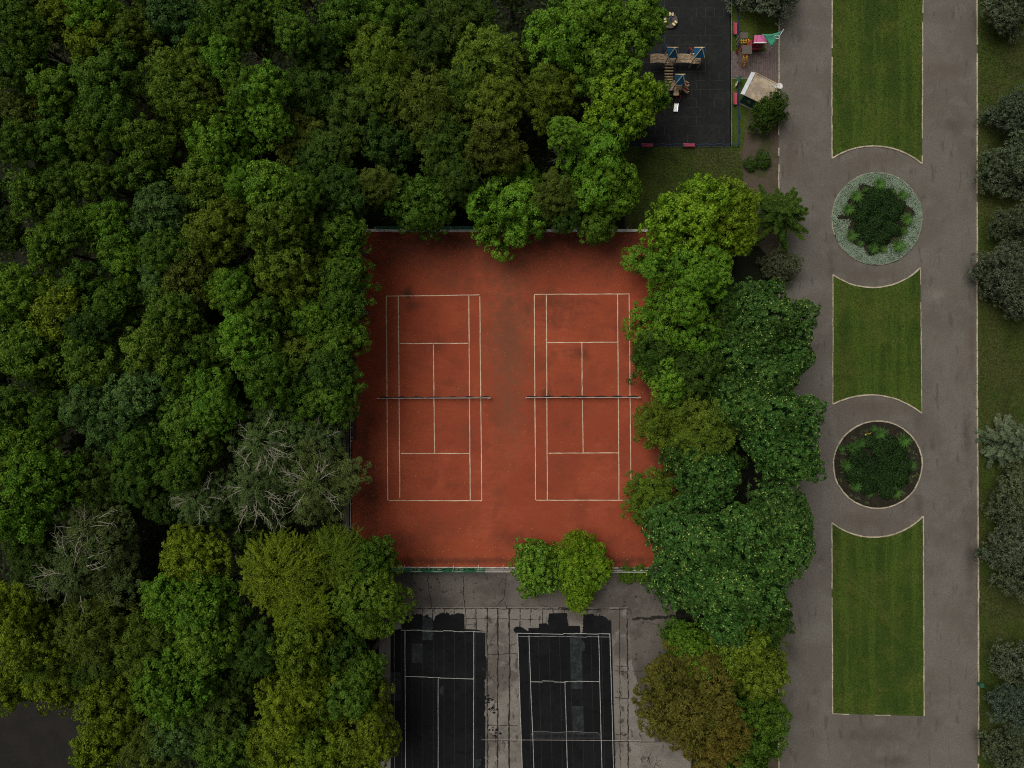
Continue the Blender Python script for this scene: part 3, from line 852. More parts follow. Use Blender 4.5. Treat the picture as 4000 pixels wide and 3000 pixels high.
# ------------------------------------------------------------------ playground
def bench(px, py, vertical, label, z=0.45):
    X, Y, _ = P(px, py, z)
    t = empty('park_bench', (X, Y, 0), 0 if not vertical else R(90))
    tag(t, label, 'bench', 'pink benches along the playground fence')
    mb = MB()
    for i in range(3): mb.box((0, -0.14 + i * 0.14, z), (1.32, 0.13, 0.04))
    mb.build('seat', M['pink'], t)
    mb = MB()
    for i in range(2): mb.box((0, 0.25, z + 0.2 + i * 0.15), (1.32, 0.03, 0.12))
    mb.build('backrest', M['pink'], t)
    for s in (-1, 1):
        MB().tube([(s * 0.68, -0.22, 0), (s * 0.68, -0.22, 0.44), (s * 0.68, 0.22, 0.44), (s * 0.68, 0.27, 0.85)], 0.022, 6).tube([(s * 0.68, 0.22, 0), (s * 0.68, 0.22, 0.44)], 0.022, 6).build('leg', M['navy'], t)
bench(2871, 111, True, 'pink bench beside the blue fence, the one near the large grey spruce')
bench(2871, 385, True, 'pink bench beside the blue fence, the one left of the kiosk')
bench(2528, 567, False, 'pink bench on the lower playground fence, the one nearer the trees')
bench(2691, 567, False, 'pink bench on the lower playground fence, the one right of the other')
for o in [o for o in COL.objects if o.name.startswith('park_bench')][2:]: o.rotation_euler[2] = R(180)

def hoop_fence(label, pts, name='playground_fence'):
    A = Vector(P(*pts[0])); t = empty(name, A); tag(t, label, 'fence')
    W = [Vector(P(*p)) - A for p in pts]
    for i in range(len(W) - 1):
        a, b = W[i], W[i + 1]; d = b - a
        nrm = Vector((-d.y, d.x, 0)).normalized()
        for z in (0.2, 0.8):
            MB().tube([a + d * (k / 10) + nrm * 0.10 * math.sin(k / 10 * math.pi) * (1 if z > .5 else .3) + Vector((0, 0, z)) for k in range(11)], 0.028, 6).build('rail', M['blue'], t)
        mb = MB()
        for k in range(1, 8):
            p = a + d * (k / 8)
            q = p + nrm * 0.10 * math.sin(k / 8 * math.pi)
            mb.tube([p + Vector((0, 0, 0.2)), q + Vector((0, 0, 0.8))], 0.012, 5)
        mb.build('infill_bar', M['navy'], t)
    for p in W: MB().cyl((p.x, p.y, 0), 0.035, 0.95, 8).build('post', M['navy'], t)
hoop_fence('blue hoop fence along the lower edge of the playground', [(2450 + i * 54, 574) for i in range(9)])
hoop_fence('blue hoop fence on the grass strip below the brick paving', [(2883, 574), (2884, 520), (2884, 466), (2882, 412), (2882, 358), (2884, 310)])
hoop_fence('blue hoop fence on the grass strip above the brick paving', [(2883, 190), (2883, 136), (2882, 82), (2883, 28), (2883, -26), (2883, -80)])

# carousel
t = empty('playground_carousel', P(2618, 80, 0.3)[:2] + (0,)); tag(t, 'small round carousel with pale seats and blue spokes', 'carousel')
MB().cyl((0, 0, 0.22), 0.88, 0.06, 32).build('platform', M['brown_board'], t)
MB().cyl((0, 0, 0), 0.09, 0.95, 12).build('hub', M['navy'], t)
for i in range(6):
    a = i * R(60) + 0.3
    MB().tube([(0, 0, 0.9), (0.8 * math.cos(a), 0.8 * math.sin(a), 0.8), (0.84 * math.cos(a), 0.84 * math.sin(a), 0.28)], 0.018, 6).build('spoke', M['blue'], t)
for a in (R(85), R(-42), R(190)):
    for s in (-0.17, 0.17):
        cx = 0.62 * math.cos(a) - s * math.sin(a); cy = 0.62 * math.sin(a) + s * math.cos(a)
        mb = MB(); pts = []
        for k in range(12):
            q = k / 12 * 6.283
            lx = 0.20 * (abs(math.cos(q))**0.6) * (1 if math.cos(q) > 0 else -1); ly = 0.12 * (abs(math.sin(q))**0.6) * (1 if math.sin(q) > 0 else -1)
            pts.append((cx + lx * math.cos(a) - ly * math.sin(a), cy + lx * math.sin(a) + ly * math.cos(a)))
        mb.prism(pts, 0.50, 0.56); s_ = mb.build('seat', M['cream'], t)
        MB().cyl((cx, cy, 0.28), 0.04, 0.22, 8).build('seat_post', M['navy'], t)

# the large climbing frame
cf0 = Vector(P(2640, 250)); t = empty('climbing_frame', cf0); tag(t, 'timber climbing frame with three blue pyramid roofs and plank bridges', 'climbing frame')
def L(px, py, z): return Vector(P(px, py, z)) - cf0
def tower(rx, ry, deck=1.25, eave=2.75, size=1.12, apex=3.95):
    c = L(rx, ry, eave); cx, cy = c.x, c.y; s = size / 2
    e = bpy.data.objects.new('tower', None); COL.objects.link(e); e.parent = t; e.location = (cx, cy, 0)
    for a, b in ((-1, -1), (1, -1), (1, 1), (-1, 1)):
        MB().box((a * (s - .06), b * (s - .06), (eave) / 2), (0.09, 0.09, eave)).build('post', M['timber'], e)
    mb = MB()
    for i in range(9): mb.box((-s + 0.08 + i * (size - 0.16) / 8, 0, deck), (0.115, size - 0.02, 0.04))
    mb.build('deck', M['timber'], e)
    cor = [(-s - .02, -s - .02, eave), (s + .02, -s - .02, eave), (s + .02, s + .02, eave), (-s - .02, s + .02, eave)]
    MB().add(cor + [(0, 0, apex)], [(0, 1, 4), (1, 2, 4), (2, 3, 4), (3, 0, 4), (3, 2, 1, 0)]).build('roof', M['roof_blue'], e)
    mb = MB()
    for k in range(4):
        mb.bar(Vector(cor[k]) + Vector((0, 0, 0.03)), Vector((0, 0, apex + 0.03)), 0.06, 0.05)
    mb.bar(Vector(cor[2]) + Vector((0, .02, .02)), Vector(cor[3]) + Vector((0, .02, .02)), 0.05, 0.05)
    mb.box((0, 0, apex + 0.05), (0.10, 0.10, 0.08))
    mb.build('roof_trim', M['cream'], e)
    # guard panels of blue tube
    mb = MB()
    for z in (deck + 0.45, deck + 0.85): mb.tube([(-s + .06, -s + .04, z), (s - .06, -s + .04, z)], 0.018, 5)
    mb.build('guard_rail', M['navy'], e)
    return cx, cy
tA = tower(2628, 206); tB = tower(2732, 206); tC = tower(2657, 311)
def plank_bridge(x0, x1, y, z, wdt, name='plank_bridge', arch=0.22):
    e = bpy.data.objects.new(name, None); COL.objects.link(e); e.parent = t
    n = max(3, int(abs(x1 - x0) / 0.125))
    mb = MB()
    for i in range(n):
        x = x0 + (x1 - x0) * (i + .5) / n
        u = (i + .5) / n
        mb.box((x, y, z + arch * math.sin(u * math.pi)), (0.105, wdt, 0.04))
    mb.build('planking', M['timber'], e)
    for s, hh in ((-1, 0.75), (1, 0.75), (1, 0.5)):
        MB().tube([(x0 + (x1 - x0) * i / 10, y + s * (wdt / 2 - .03), z + hh + arch * math.sin(i / 10 * math.pi)) for i in range(11)], 0.022, 5).build('handrail', M['navy'], e)
yA = tA[1] - 0.0
plank_bridge(tA[0] + .56, tB[0] - .56, tA[1], 1.2, 1.0)
plank_bridge(tA[0] - .56, tA[0] - 2.2, tA[1], 1.2, 1.0)
# log bridge from tower A down to the platform by tower C
e = bpy.data.objects.new('log_bridge', None); COL.objects.link(e); e.parent = t
ys = tA[1] - 0.62; ye = tC[1] + 0.1; xl = tA[0] - 0.05
for i in range(8):
    u = i / 7
    MB().tube([(xl - .48, ys + (ye - ys) * u, 1.12 - .2 * math.sin(u * 3.14)), (xl + .48, ys + (ye - ys) * u, 1.12 - .2 * math.sin(u * 3.14))], 0.10, 8).build('log', M['timber_pale'], e, smooth=True)
for s in (-1, 1):
    MB().tube([(xl + s * .52, ys, 1.95), (xl + s * .52, (ys + ye) / 2, 1.72), (xl + s * .52, ye, 1.95)], 0.02, 5).build('rope', M['navy'], e)
# side platform west of tower C
mb = MB()
for i in range(7): mb.box((xl - .42 + i * .14, tC[1] - .35, 1.2), (0.125, 0.85, 0.04))
mb.build('platform', M['timber'], t)
for dx in (-.45, .45):
    for dy in (0, -.72): MB().box((xl + dx, tC[1] + dy, 0.6), (0.08, 0.08, 1.2)).build('leg', M['timber'], t)
MB().box((xl, tC[1] - 0.80, 1.5), (0.95, 0.04, 0.5)).build('panel', M['navy'], t)
# steel slide from tower C to the south
sx = L(2647, 380, .6).x; y_top = tC[1] - 0.58; yb = L(2638, 436, .2).y
prof = [(tC[0] - .12, y_top, 1.25), (tC[0] - .18, y_top - .55, 1.22), (L(2652, 375, .9).x, L(2652, 375, .9).y, 0.85), (L(2642, 405, .3).x, L(2642, 405, .3).y, 0.32), (L(2638, 436, .2).x, yb, 0.24)]
def chute(pts, wdt, mat, name, parent, side=0.12, smat=None):
    mb = MB(); vs = []
    for p in pts: vs += [(p[0] - wdt / 2, p[1], p[2]), (p[0] + wdt / 2, p[1], p[2]), (p[0] - wdt / 2, p[1], p[2] - .03), (p[0] + wdt / 2, p[1], p[2] - .03)]
    for i in range(len(pts) - 1):
        k = 4 * i
        mb.add([vs[k], vs[k + 1], vs[k + 5], vs[k + 4], vs[k + 2], vs[k + 3], vs[k + 7], vs[k + 6]], [(0, 1, 2, 3), (4, 5, 6, 7), (0, 3, 7, 4), (1, 2, 6, 5)])
    o = mb.build(name, M[mat], parent)
    for s in (-1, 1):
        mb = MB()
        for i in range(len(pts) - 1):
            mb.bar((pts[i][0] + s * wdt / 2, pts[i][1], pts[i][2] + side / 2), (pts[i + 1][0] + s * wdt / 2, pts[i + 1][1], pts[i + 1][2] + side / 2), 0.03, side)
        mb.build('side_board', M[smat or mat], o)
    return o
MB().box((tC[0] - .12, y_top - .3, 1.22), (0.62, 0.6, 0.04)).build('landing', M['timber_pale'], t)
chute(prof[1:4], 0.46, 'bitumen_grey', 'slide', t, smat='red')
chute(prof[3:], 0.46, 'steel', 'slide_end', t)
MB().box((prof[1][0], prof[1][1] - .05, 1.62), (0.56, 0.05, 0.05)).build('grab_bar', M['cream'], t)
MB().box((prof[4][0], prof[4][1] + .06, 0.1), (0.4, 0.08, 0.2)).build('foot', M['navy'], t)
# timber side chutes to the south east
for (a_, b_, z0, z1) in (((2664, 340), (2686, 358), 1.1, 0.45), ((2668, 322), (2688, 332), 1.3, 0.9)):
    pa = L(*a_, z0); pb = L(*b_, z1); d = (pb - pa); n_ = Vector((-d.y, d.x, 0)).normalized()
    MB().bar(pa, pb, 0.34, 0.05).build('trough', M['red'], t)
    for s in (-1, 1): MB().bar(pa + n_ * s * .2 + Vector((0, 0, .08)), pb + n_ * s * .2 + Vector((0, 0, .08)), 0.09, 0.12).build('side_board', M['timber_pale'], t)
    MB().box((pb.x, pb.y, pb.z / 2), (0.3, 0.08, pb.z)).build('leg', M['cream'], t)
# red curled rails with white rungs behind tower B, blue arch behind tower A
bx, by = tB[0], tB[1]
for s in (-1, 1):
    pts = [(bx - .15 + s * .32, by + .55, 1.3), (bx - .15 + s * .38, by + .95, 1.5), (bx - .15 + s * .52, by + 1.2, 1.15), (bx - .15 + s * .52, by + 1.25, 0.4), (bx - .15 + s * .45, by + 1.15, 0.02)]
    MB().tube(pts, 0.07, 8).build('side_rail', M['red'], t, smooth=True)
    MB().add([(bx - .15 + s * .30, by + .9, 1.45), (bx - .15 + s * .62, by + 1.0, 1.5), (bx - .15 + s * .62, by + 1.3, 1.3), (bx - .15 + s * .34, by + 1.3, 1.2),
              (bx - .15 + s * .30, by + .9, 1.41), (bx - .15 + s * .62, by + 1.0, 1.46), (bx - .15 + s * .62, by + 1.3, 1.26), (bx - .15 + s * .34, by + 1.3, 1.16)],
             [(0, 1, 2, 3), (4, 5, 6, 7), (0, 1, 5, 4), (1, 2, 6, 5), (2, 3, 7, 6), (3, 0, 4, 7)]).build('shield', M['red'], t)
for k in range(4): MB().box((bx - .15, by + .62 + k * .14, 1.15 - k * .3), (0.5, 0.07, 0.04)).build('rung', M['white'], t)
for s in (0, 1):
    MB().tube([(tA[0] - .35 + .75 * math.cos(a_ / 10 * math.pi) * .6, tA[1] + .62 + s * .25 + .5 * math.sin(a_ / 10 * math.pi), 0.1 + 1.5 * math.sin(a_ / 10 * math.pi)) for a_ in range(11)], 0.04, 6).build('arch_rail', M['blue'], t, smooth=True)
for k in range(5):
    a_ = (k + 2) / 9 * math.pi
    MB().bar((tA[0] - .35 + .45 * math.cos(a_), tA[1] + .62 + .5 * math.sin(a_), .1 + 1.5 * math.sin(a_)), (tA[0] - .35 + .45 * math.cos(a_), tA[1] + .87 + .5 * math.sin(a_), .1 + 1.5 * math.sin(a_)), 0.05).build('rung', M['blue'], t)

# yellow and red play tower east of the fence
c0 = Vector(P(2912, 200)); t = empty('play_tower', c0); tag(t, 'small play tower with brown boards, yellow ladder and red slides', 'play tower')
def L2(px, py, z): return Vector(P(px, py, z)) - c0
for (x0, x1, y0, y1, z) in ((2892, 2922, 127, 150, 1.9), (2899, 2937, 177, 211, 2.1)):
    a = L2(x0, y0, z); b = L2(x1, y1, z)
    MB().box(((a.x + b.x) / 2, (a.y + b.y) / 2, z), (b.x - a.x, a.y - b.y, 0.05)).build('roof_board', M['brown_board'], t)
    for p in ((a.x + .07, a.y - .07), (b.x - .07, a.y - .07), (a.x + .07, b.y + .07), (b.x - .07, b.y + .07)):
        MB().box((p[0], p[1], z / 2), (0.07, 0.07, z - .06)).build('post', M['timber'], t)
for k, dx in enumerate((0, 7, 14, 21)):
    p0 = L2(2895 + dx, 176, 1.4); p1 = L2(2897 + dx * .9, 153, 1.6); pm = (p0 + p1) / 2 + Vector((0.12 * (k - 1.5), 0, 0.45))
    MB().tube([p0, (p0 + pm) / 2 + Vector((0, 0, .1)), pm, (pm + p1) / 2 + Vector((0, 0, .1)), p1], 0.035, 6).build('hoop', M['yellow'], t, smooth=True)
for dy in (.25, .5): 
    a = L2(2893, 165, 1.7); MB().bar((a.x, a.y + dy - .35, 1.75), (a.x + .7, a.y + dy - .35, 1.75), 0.045).build('hoop_bar', M['yellow'], t)
pl = []
for x_ in (2902, 2916):
    pts = [L2(x_ + .5, 212, 1.9), L2(x_ + 1.5, 225, 1.75), L2(x_ - .5, 243, 1.1), L2(x_ - 5, 261, 0.05)]
    pl.append(pts)
    MB().tube(pts, 0.045, 6).build('ladder_rail', M['yellow'], t, smooth=True)
    MB().tube([p + Vector((.10, 0, -.02)) for p in pts], 0.025, 6).build('ladder_rail', M['yellow'], t, smooth=True)
for (i, f) in ((0, .2), (0, .9), (1, .5), (2, .05), (2, .5), (2, .95)):
    p = pl[0][i].lerp(pl[0][i + 1], f); q = pl[1][i].lerp(pl[1][i + 1], f)
    MB().bar(p, q, 0.04).build('rung', M['yellow'], t)
for a_, b_, z0, z1 in (((2896, 180), (2875, 208), 1.5, 0.15),):
    MB().bar(L2(*a_, z0), L2(*b_, z1), 0.26, 0.05).build('slide', M['red'], t)
# second red slide board standing alone with a green panel
c0 = Vector(P(2885, 292)); t = empty('seesaw_board', c0); tag(t, 'tilted dark red board next to a small green panel on the fence line', 'play board')
MB().bar(L2(2895, 279, 1.2) + Vector(P(2912, 200)) - c0, L2(2874, 309, 0.15) + Vector(P(2912, 200)) - c0, 0.28, 0.05).build('board', M['red'], t)
MB().bar(L2(2893, 281, 0) + Vector(P(2912, 200)) - c0, L2(2895, 279, 1.2) + Vector(P(2912, 200)) - c0, 0.06, 0.06).build('post', M['cream'], t)
MB().box(((P(2879, 320)[0] - c0.x), (P(2879, 320)[1] - c0.y), 0.65), (0.06, 0.75, 0.6), rz=R(-14), tilt=(0, R(25))).build('panel', M['kiosk_green'], t)
MB().box(((P(2872, 335)[0] - c0.x), (P(2872, 335)[1] - c0.y), 0.35), (0.05, 0.5, 0.7), rz=R(-10)).build('support', M['cream'], t)

# red booth with pink roof
z = 2.3
c0 = Vector(P(2970, 152, z)); c0.z = 0
t = empty('ticket_booth', c0); tag(t, 'wine red booth with a bright pink roof beside the brick paving', 'booth')
hw = (P(2995, 152, z)[0] - P(2946, 152, z)[0]) / 2; hd = (P(0, 140, z)[1] - P(0, 165, z)[1]) / 2
MB().box((0, 0, 1.1), (2 * hw - .1, 2 * hd - .05, 2.2)).build('wall', M['wine'], t)
MB().add([(-hw, -hd, z - .08), (hw, -hd, z - .08), (hw, hd, z + .1), (-hw, hd, z + .1), (-hw, -hd, z - .02), (hw, -hd, z - .02), (hw, hd, z + .16), (-hw, hd, z + .16)],
         [(0, 3, 2, 1), (4, 5, 6, 7), (0, 1, 5, 4), (1, 2, 6, 5), (2, 3, 7, 6), (3, 0, 4, 7)]).build('roof', M['pink_roof'], t)
MB().box((0, -hd - .05, z - .06), (2 * hw + .04, 0.10, 0.14)).build('fascia', M['white'], t)
MB().bar((-hw + .3, -hd + .02, z - .008), (-hw + .3, hd - .02, z + .172), .03, .02).build('roof_seam', M['wine'], t)
MB().box((0, -hd - .01, 1.35), (2 * hw - .7, 0.04, 0.6)).build('shutter', M['wine'], t)
MB().box((0, -hd - .12, 1.0), (2 * hw - .5, 0.22, 0.05)).build('counter', M['wine'], t)
MB().box((-hw - .25, -.1, 0.8), (0.5, 0.6, 1.6)).build('side_cabinet', M['red'], t)

# green sail on a pole
p1 = Vector(P(2978, 133, 3.0)); p2 = Vector(P(3014, 185, 2.4)); p3 = Vector(P(3059, 118, 3.6)); p4 = Vector(P(3030, 133, 3.3))
base = Vector(((p3.x), p3.y, 0)); t = empty('shade_sail', base); tag(t, 'sea green triangular shade sail above the booth corner', 'shade sail')
q1, q2, q3, q4 = p1 - base, p2 - base, p3 - base, p4 - base
nn = 8; vs = []; mb = MB()
for i in range(nn + 1):
    for j in range(nn + 1 - i):
        u, v_ = i / nn, j / nn
        p = q1 * (1 - u - v_) + q2 * u + q3 * v_
        p = p + Vector((0, -0.20 * 4 * v_ * (1 - u - v_), -0.25 * 9 * u * v_ * (1 - u - v_)))
        vs.append(p)
idx = {}; k = 0
for i in range(nn + 1):
    for j in range(nn + 1 - i): idx[(i, j)] = k; k += 1
fs = []
for i in range(nn):
    for j in range(nn - i):
        fs.append((idx[(i, j)], idx[(i + 1, j)], idx[(i, j + 1)]))
        if i + j < nn - 1: fs.append((idx[(i + 1, j)], idx[(i + 1, j + 1)], idx[(i, j + 1)]))
mb.add(vs, fs); so = mb.build('cloth', M['sail'], t, smooth=True)
md = so.modifiers.new('thick', 'SOLIDIFY'); md.thickness = 0.02
# faded white ring emblem
mb = MB()
cen = q1 * .12 + q2 * .30 + q3 * .58
for k in range(18):
    a_ = k / 18 * 6.283; b_ = (k + 1) / 18 * 6.283
    f = lambda a: cen + (q3 - q1).normalized() * .26 * math.cos(a) + (q2 - q1).normalized() * .22 * math.sin(a) + Vector((0, -.12, .0))
    mb.bar(f(a_), f(b_), 0.05, 0.03)
mb.build('emblem', M['kiosk_white'], t)
MB().tube([(0, 0, 0), (0, 0, 3.75)], 0.05, 8).build('pole', M['white_worn'], t)
MB().bar(q3 + Vector((0, 0, .06)), q3.lerp(q2, .42) + Vector((.02, 0, .08)), 0.07).build('sleeve', M['kiosk_white'], t)
MB().tube([(q2.x, q2.y, 0), (q2.x, q2.y, 2.4)], 0.03, 8).build('pole', M['white_worn'], t)
MB().tube([(q1.x, q1.y, 0), (q1.x, q1.y, 3.0)], 0.03, 8).build('pole', M['white_worn'], t)

# kiosk with flat roof
zr = 2.2
cor = [P(2950, 285, zr), P(3046, 333, zr), P(3003, 418, zr), P(2907, 371, zr)]
c0 = Vector((sum(p[0] for p in cor) / 4, sum(p[1] for p in cor) / 4, 0))
t = empty('kiosk', c0); tag(t, 'small kiosk with stained flat roof, pale edge and green walls', 'kiosk')
q = [Vector(p) - c0 for p in cor]
inn = [Vector((p.x * .95, p.y * .95, 0)) for p in q]
MB().prism([(p.x, p.y) for p in inn], 0.0, zr - .12).build('wall', M['kiosk_green'], t)
MB().prism([(p.x, p.y) for p in q], zr - .1, zr).build('roof', M['kiosk_roof'], t)
o1 = [q[0], q[3]]
d = (q[3] - q[0]); nrm = Vector((d.y, -d.x, 0)).normalized()
if nrm.dot(q[0]) < 0: nrm = -nrm
wv = 0.42
pa, pb = q[0] + nrm * 0.0, q[3] + nrm * 0.0
MB().add([pa + Vector((0, 0, .08)), pb + Vector((0, 0, .08)), pb + nrm * wv + Vector((0, 0, -.12)), pa + nrm * wv + Vector((0, 0, -.12)),
          pa + Vector((0, 0, -.14)), pb + Vector((0, 0, -.14)), pb + nrm * wv + Vector((0, 0, -.3)), pa + nrm * wv + Vector((0, 0, -.3))],
         [(0, 1, 2, 3), (7, 6, 5, 4), (0, 4, 5, 1), (1, 5, 6, 2), (2, 6, 7, 3), (3, 7, 4, 0)]).build('fascia', M['kiosk_white'], t)
for i in (0, 1, 2):
    a_, b_ = q[i], q[(i + 1) % 4]
    MB().bar(a_ + Vector((0, 0, .03)), b_ + Vector((0, 0, .03)), 0.10, 0.08).build('parapet', M['kiosk_roof'], t)
e_ = q[1]
MB().tube([(e_.x - .05, e_.y - .1, zr - .25), (e_.x + .0, e_.y - .1, zr + .06)], [0.42, 0.34], 14).build('corner_cap', M['white'], t)
for (fx, fy, rr_) in ((.75, -.1, .12), (.55, .2, .05), (.8, .1, .06)):
    p = q[1] * fx + Vector((0, fy, 0)); MB().cyl((p.x, p.y, zr), rr_, 0.16, 12).build('vent', M['kiosk_white'], t)
a_, b_ = inn[3], inn[2]; 
MB().bar(a_.lerp(b_, .02) + Vector((-.06, -.10, .05)), b_.lerp(a_, .02) + Vector((-.06, -.10, .05)), .16, .1).build('plinth', M['kerb_grey'], t)
# worn ochre and pale shapes of a faded mural
mb = MB()
dd = (b_ - a_).normalized(); on = Vector((dd.y, -dd.x, 0))
for (s, zc, wd_, hg, mt_) in ((.25, 1.2, .35, .3, 'timber'), (.33, 1.0, .2, .4, 'timber'), (.55, .9, .3, .3, 'bluegrey'), (.68, 1.3, .4, .2, 'bluegrey')):
    p = a_.lerp(b_, s) + on * .012
    MB().bar(p - dd * wd_ / 2 + Vector((0, 0, zc)), p + dd * wd_ / 2 + Vector((0, 0, zc + .05)), .012, hg).build('mural_patch', M[mt_], t)

# dark shed seen through the gap in the crowns
c0 = Vector(P(3000, 1950)); c0.z = 0
t = empty('garden_shed', c0); tag(t, 'dark shed with a pale roof edge deep in the gap between tree crowns', 'shed')
MB().box((.0, -1.0, 1.0), (2.2, 2.2, 2.0)).build('wall', M['kiosk_green'], t)
MB().box((0, -1.0, 2.05), (2.4, 2.5, 0.08)).build('roof', M['shed'], t)
MB().box((0, 0.28, 2.1), (2.4, 0.06, 0.10)).build('roof_edge', M['white_worn'], t)
sheet_obj('dark_asphalt_ground', [(2922, 1840), (3041, 1840), (3041, 2100), (2922, 2100)], 0.02, M['lot'])
kerb('path_kerb', [(2921, 1840), (2921, 2100)], M['kerb_grey'], seed=31, wd=.06)

# green litter bin by the right kerb
t = empty('litter_bin', P(3819, 2668)); tag(t, 'small green litter bin standing at the right kerb', 'litter bin')
MB().tube([(0, 0, 0.1), (0, 0, .75)], [.17, .24], 14).build('bucket', M['green_plastic'], t)
MB().tube([(0, 0, .75), (0, 0, .79)], [.26, .26], 14).build('rim', M['kiosk_green'], t)
MB().bar((.3, -.18, 0), (.3, -.18, .9), .05).bar((.3, -.18, .8), (.0, 0, .7), .04).build('stand', M['green_plastic'], t)
# dropped pale board on the verge, top right
t = MB().box((0, 0, .05), (.65, .28, .08), rz=R(28)).build('wooden_plank', M['timber_pale']); t.location = P(3895, 52); tag(t, 'short pale plank lying in the grass under the top right tree', 'plank')

# ------------------------------------------------------------------ foliage meshes
def quad_mesh(name, V, var, mat):
    """V: (n,4,3) corner positions, var: (n,3) per-face colour attribute"""
    n = len(V)
    me = bpy.data.meshes.new(name)
    me.vertices.add(n * 4)
    me.vertices.foreach_set('co', V.reshape(-1).astype(np.float32))
    me.loops.add(n * 4)
    me.loops.foreach_set('vertex_index', np.arange(n * 4, dtype=np.int32))
    me.polygons.add(n)
    me.polygons.foreach_set('loop_start', np.arange(0, n * 4, 4, dtype=np.int32))
    me.polygons.foreach_set('loop_total', np.full(n, 4, dtype=np.int32))
    at = me.attributes.new('var', 'FLOAT_COLOR', 'CORNER')
    c = np.ones((n, 4, 4), dtype=np.float32); c[:, :, :3] = var[:, None, :]
    at.data.foreach_set('color', c.reshape(-1))
    me.materials.append(mat)
    me.update(); me.validate()
    return me

def unit(a): return a / np.maximum(np.linalg.norm(a, axis=-1, keepdims=True), 1e-9)

def leaves(pos, nrm, ln, wd, rng, along=None):
    """diamond leaves centred on pos with face normal near nrm; along = preferred long axis"""
    n = len(pos)
    nrm = unit(nrm)
    r = rng.normal(size=(n, 3)) if along is None else along + rng.normal(size=(n, 3)) * 0.35
    t1 = unit(r - (r * nrm).sum(1, keepdims=True) * nrm)
    t2 = np.cross(nrm, t1)
    ln = (ln * rng.uniform(0.65, 1.3, n))[:, None]; wd = (wd * rng.uniform(0.65, 1.3, n))[:, None]
    a = pos - t1 * ln * 0.5; b = pos + t2 * wd * 0.5 - t1 * ln * 0.05; c = pos + t1 * ln * 0.5 - nrm * ln * 0.12; d = pos - t2 * wd * 0.5 - t1 * ln * 0.05
    return np.stack([a, b, c, d], 1)

def fib(n, rng):
    i = np.arange(n) + rng.random()
    z = 1 - 2 * i / n; a = i * 2.399963
    r = np.sqrt(np.maximum(0, 1 - z * z))
    return np.stack([r * np.cos(a), r * np.sin(a), z], 1)

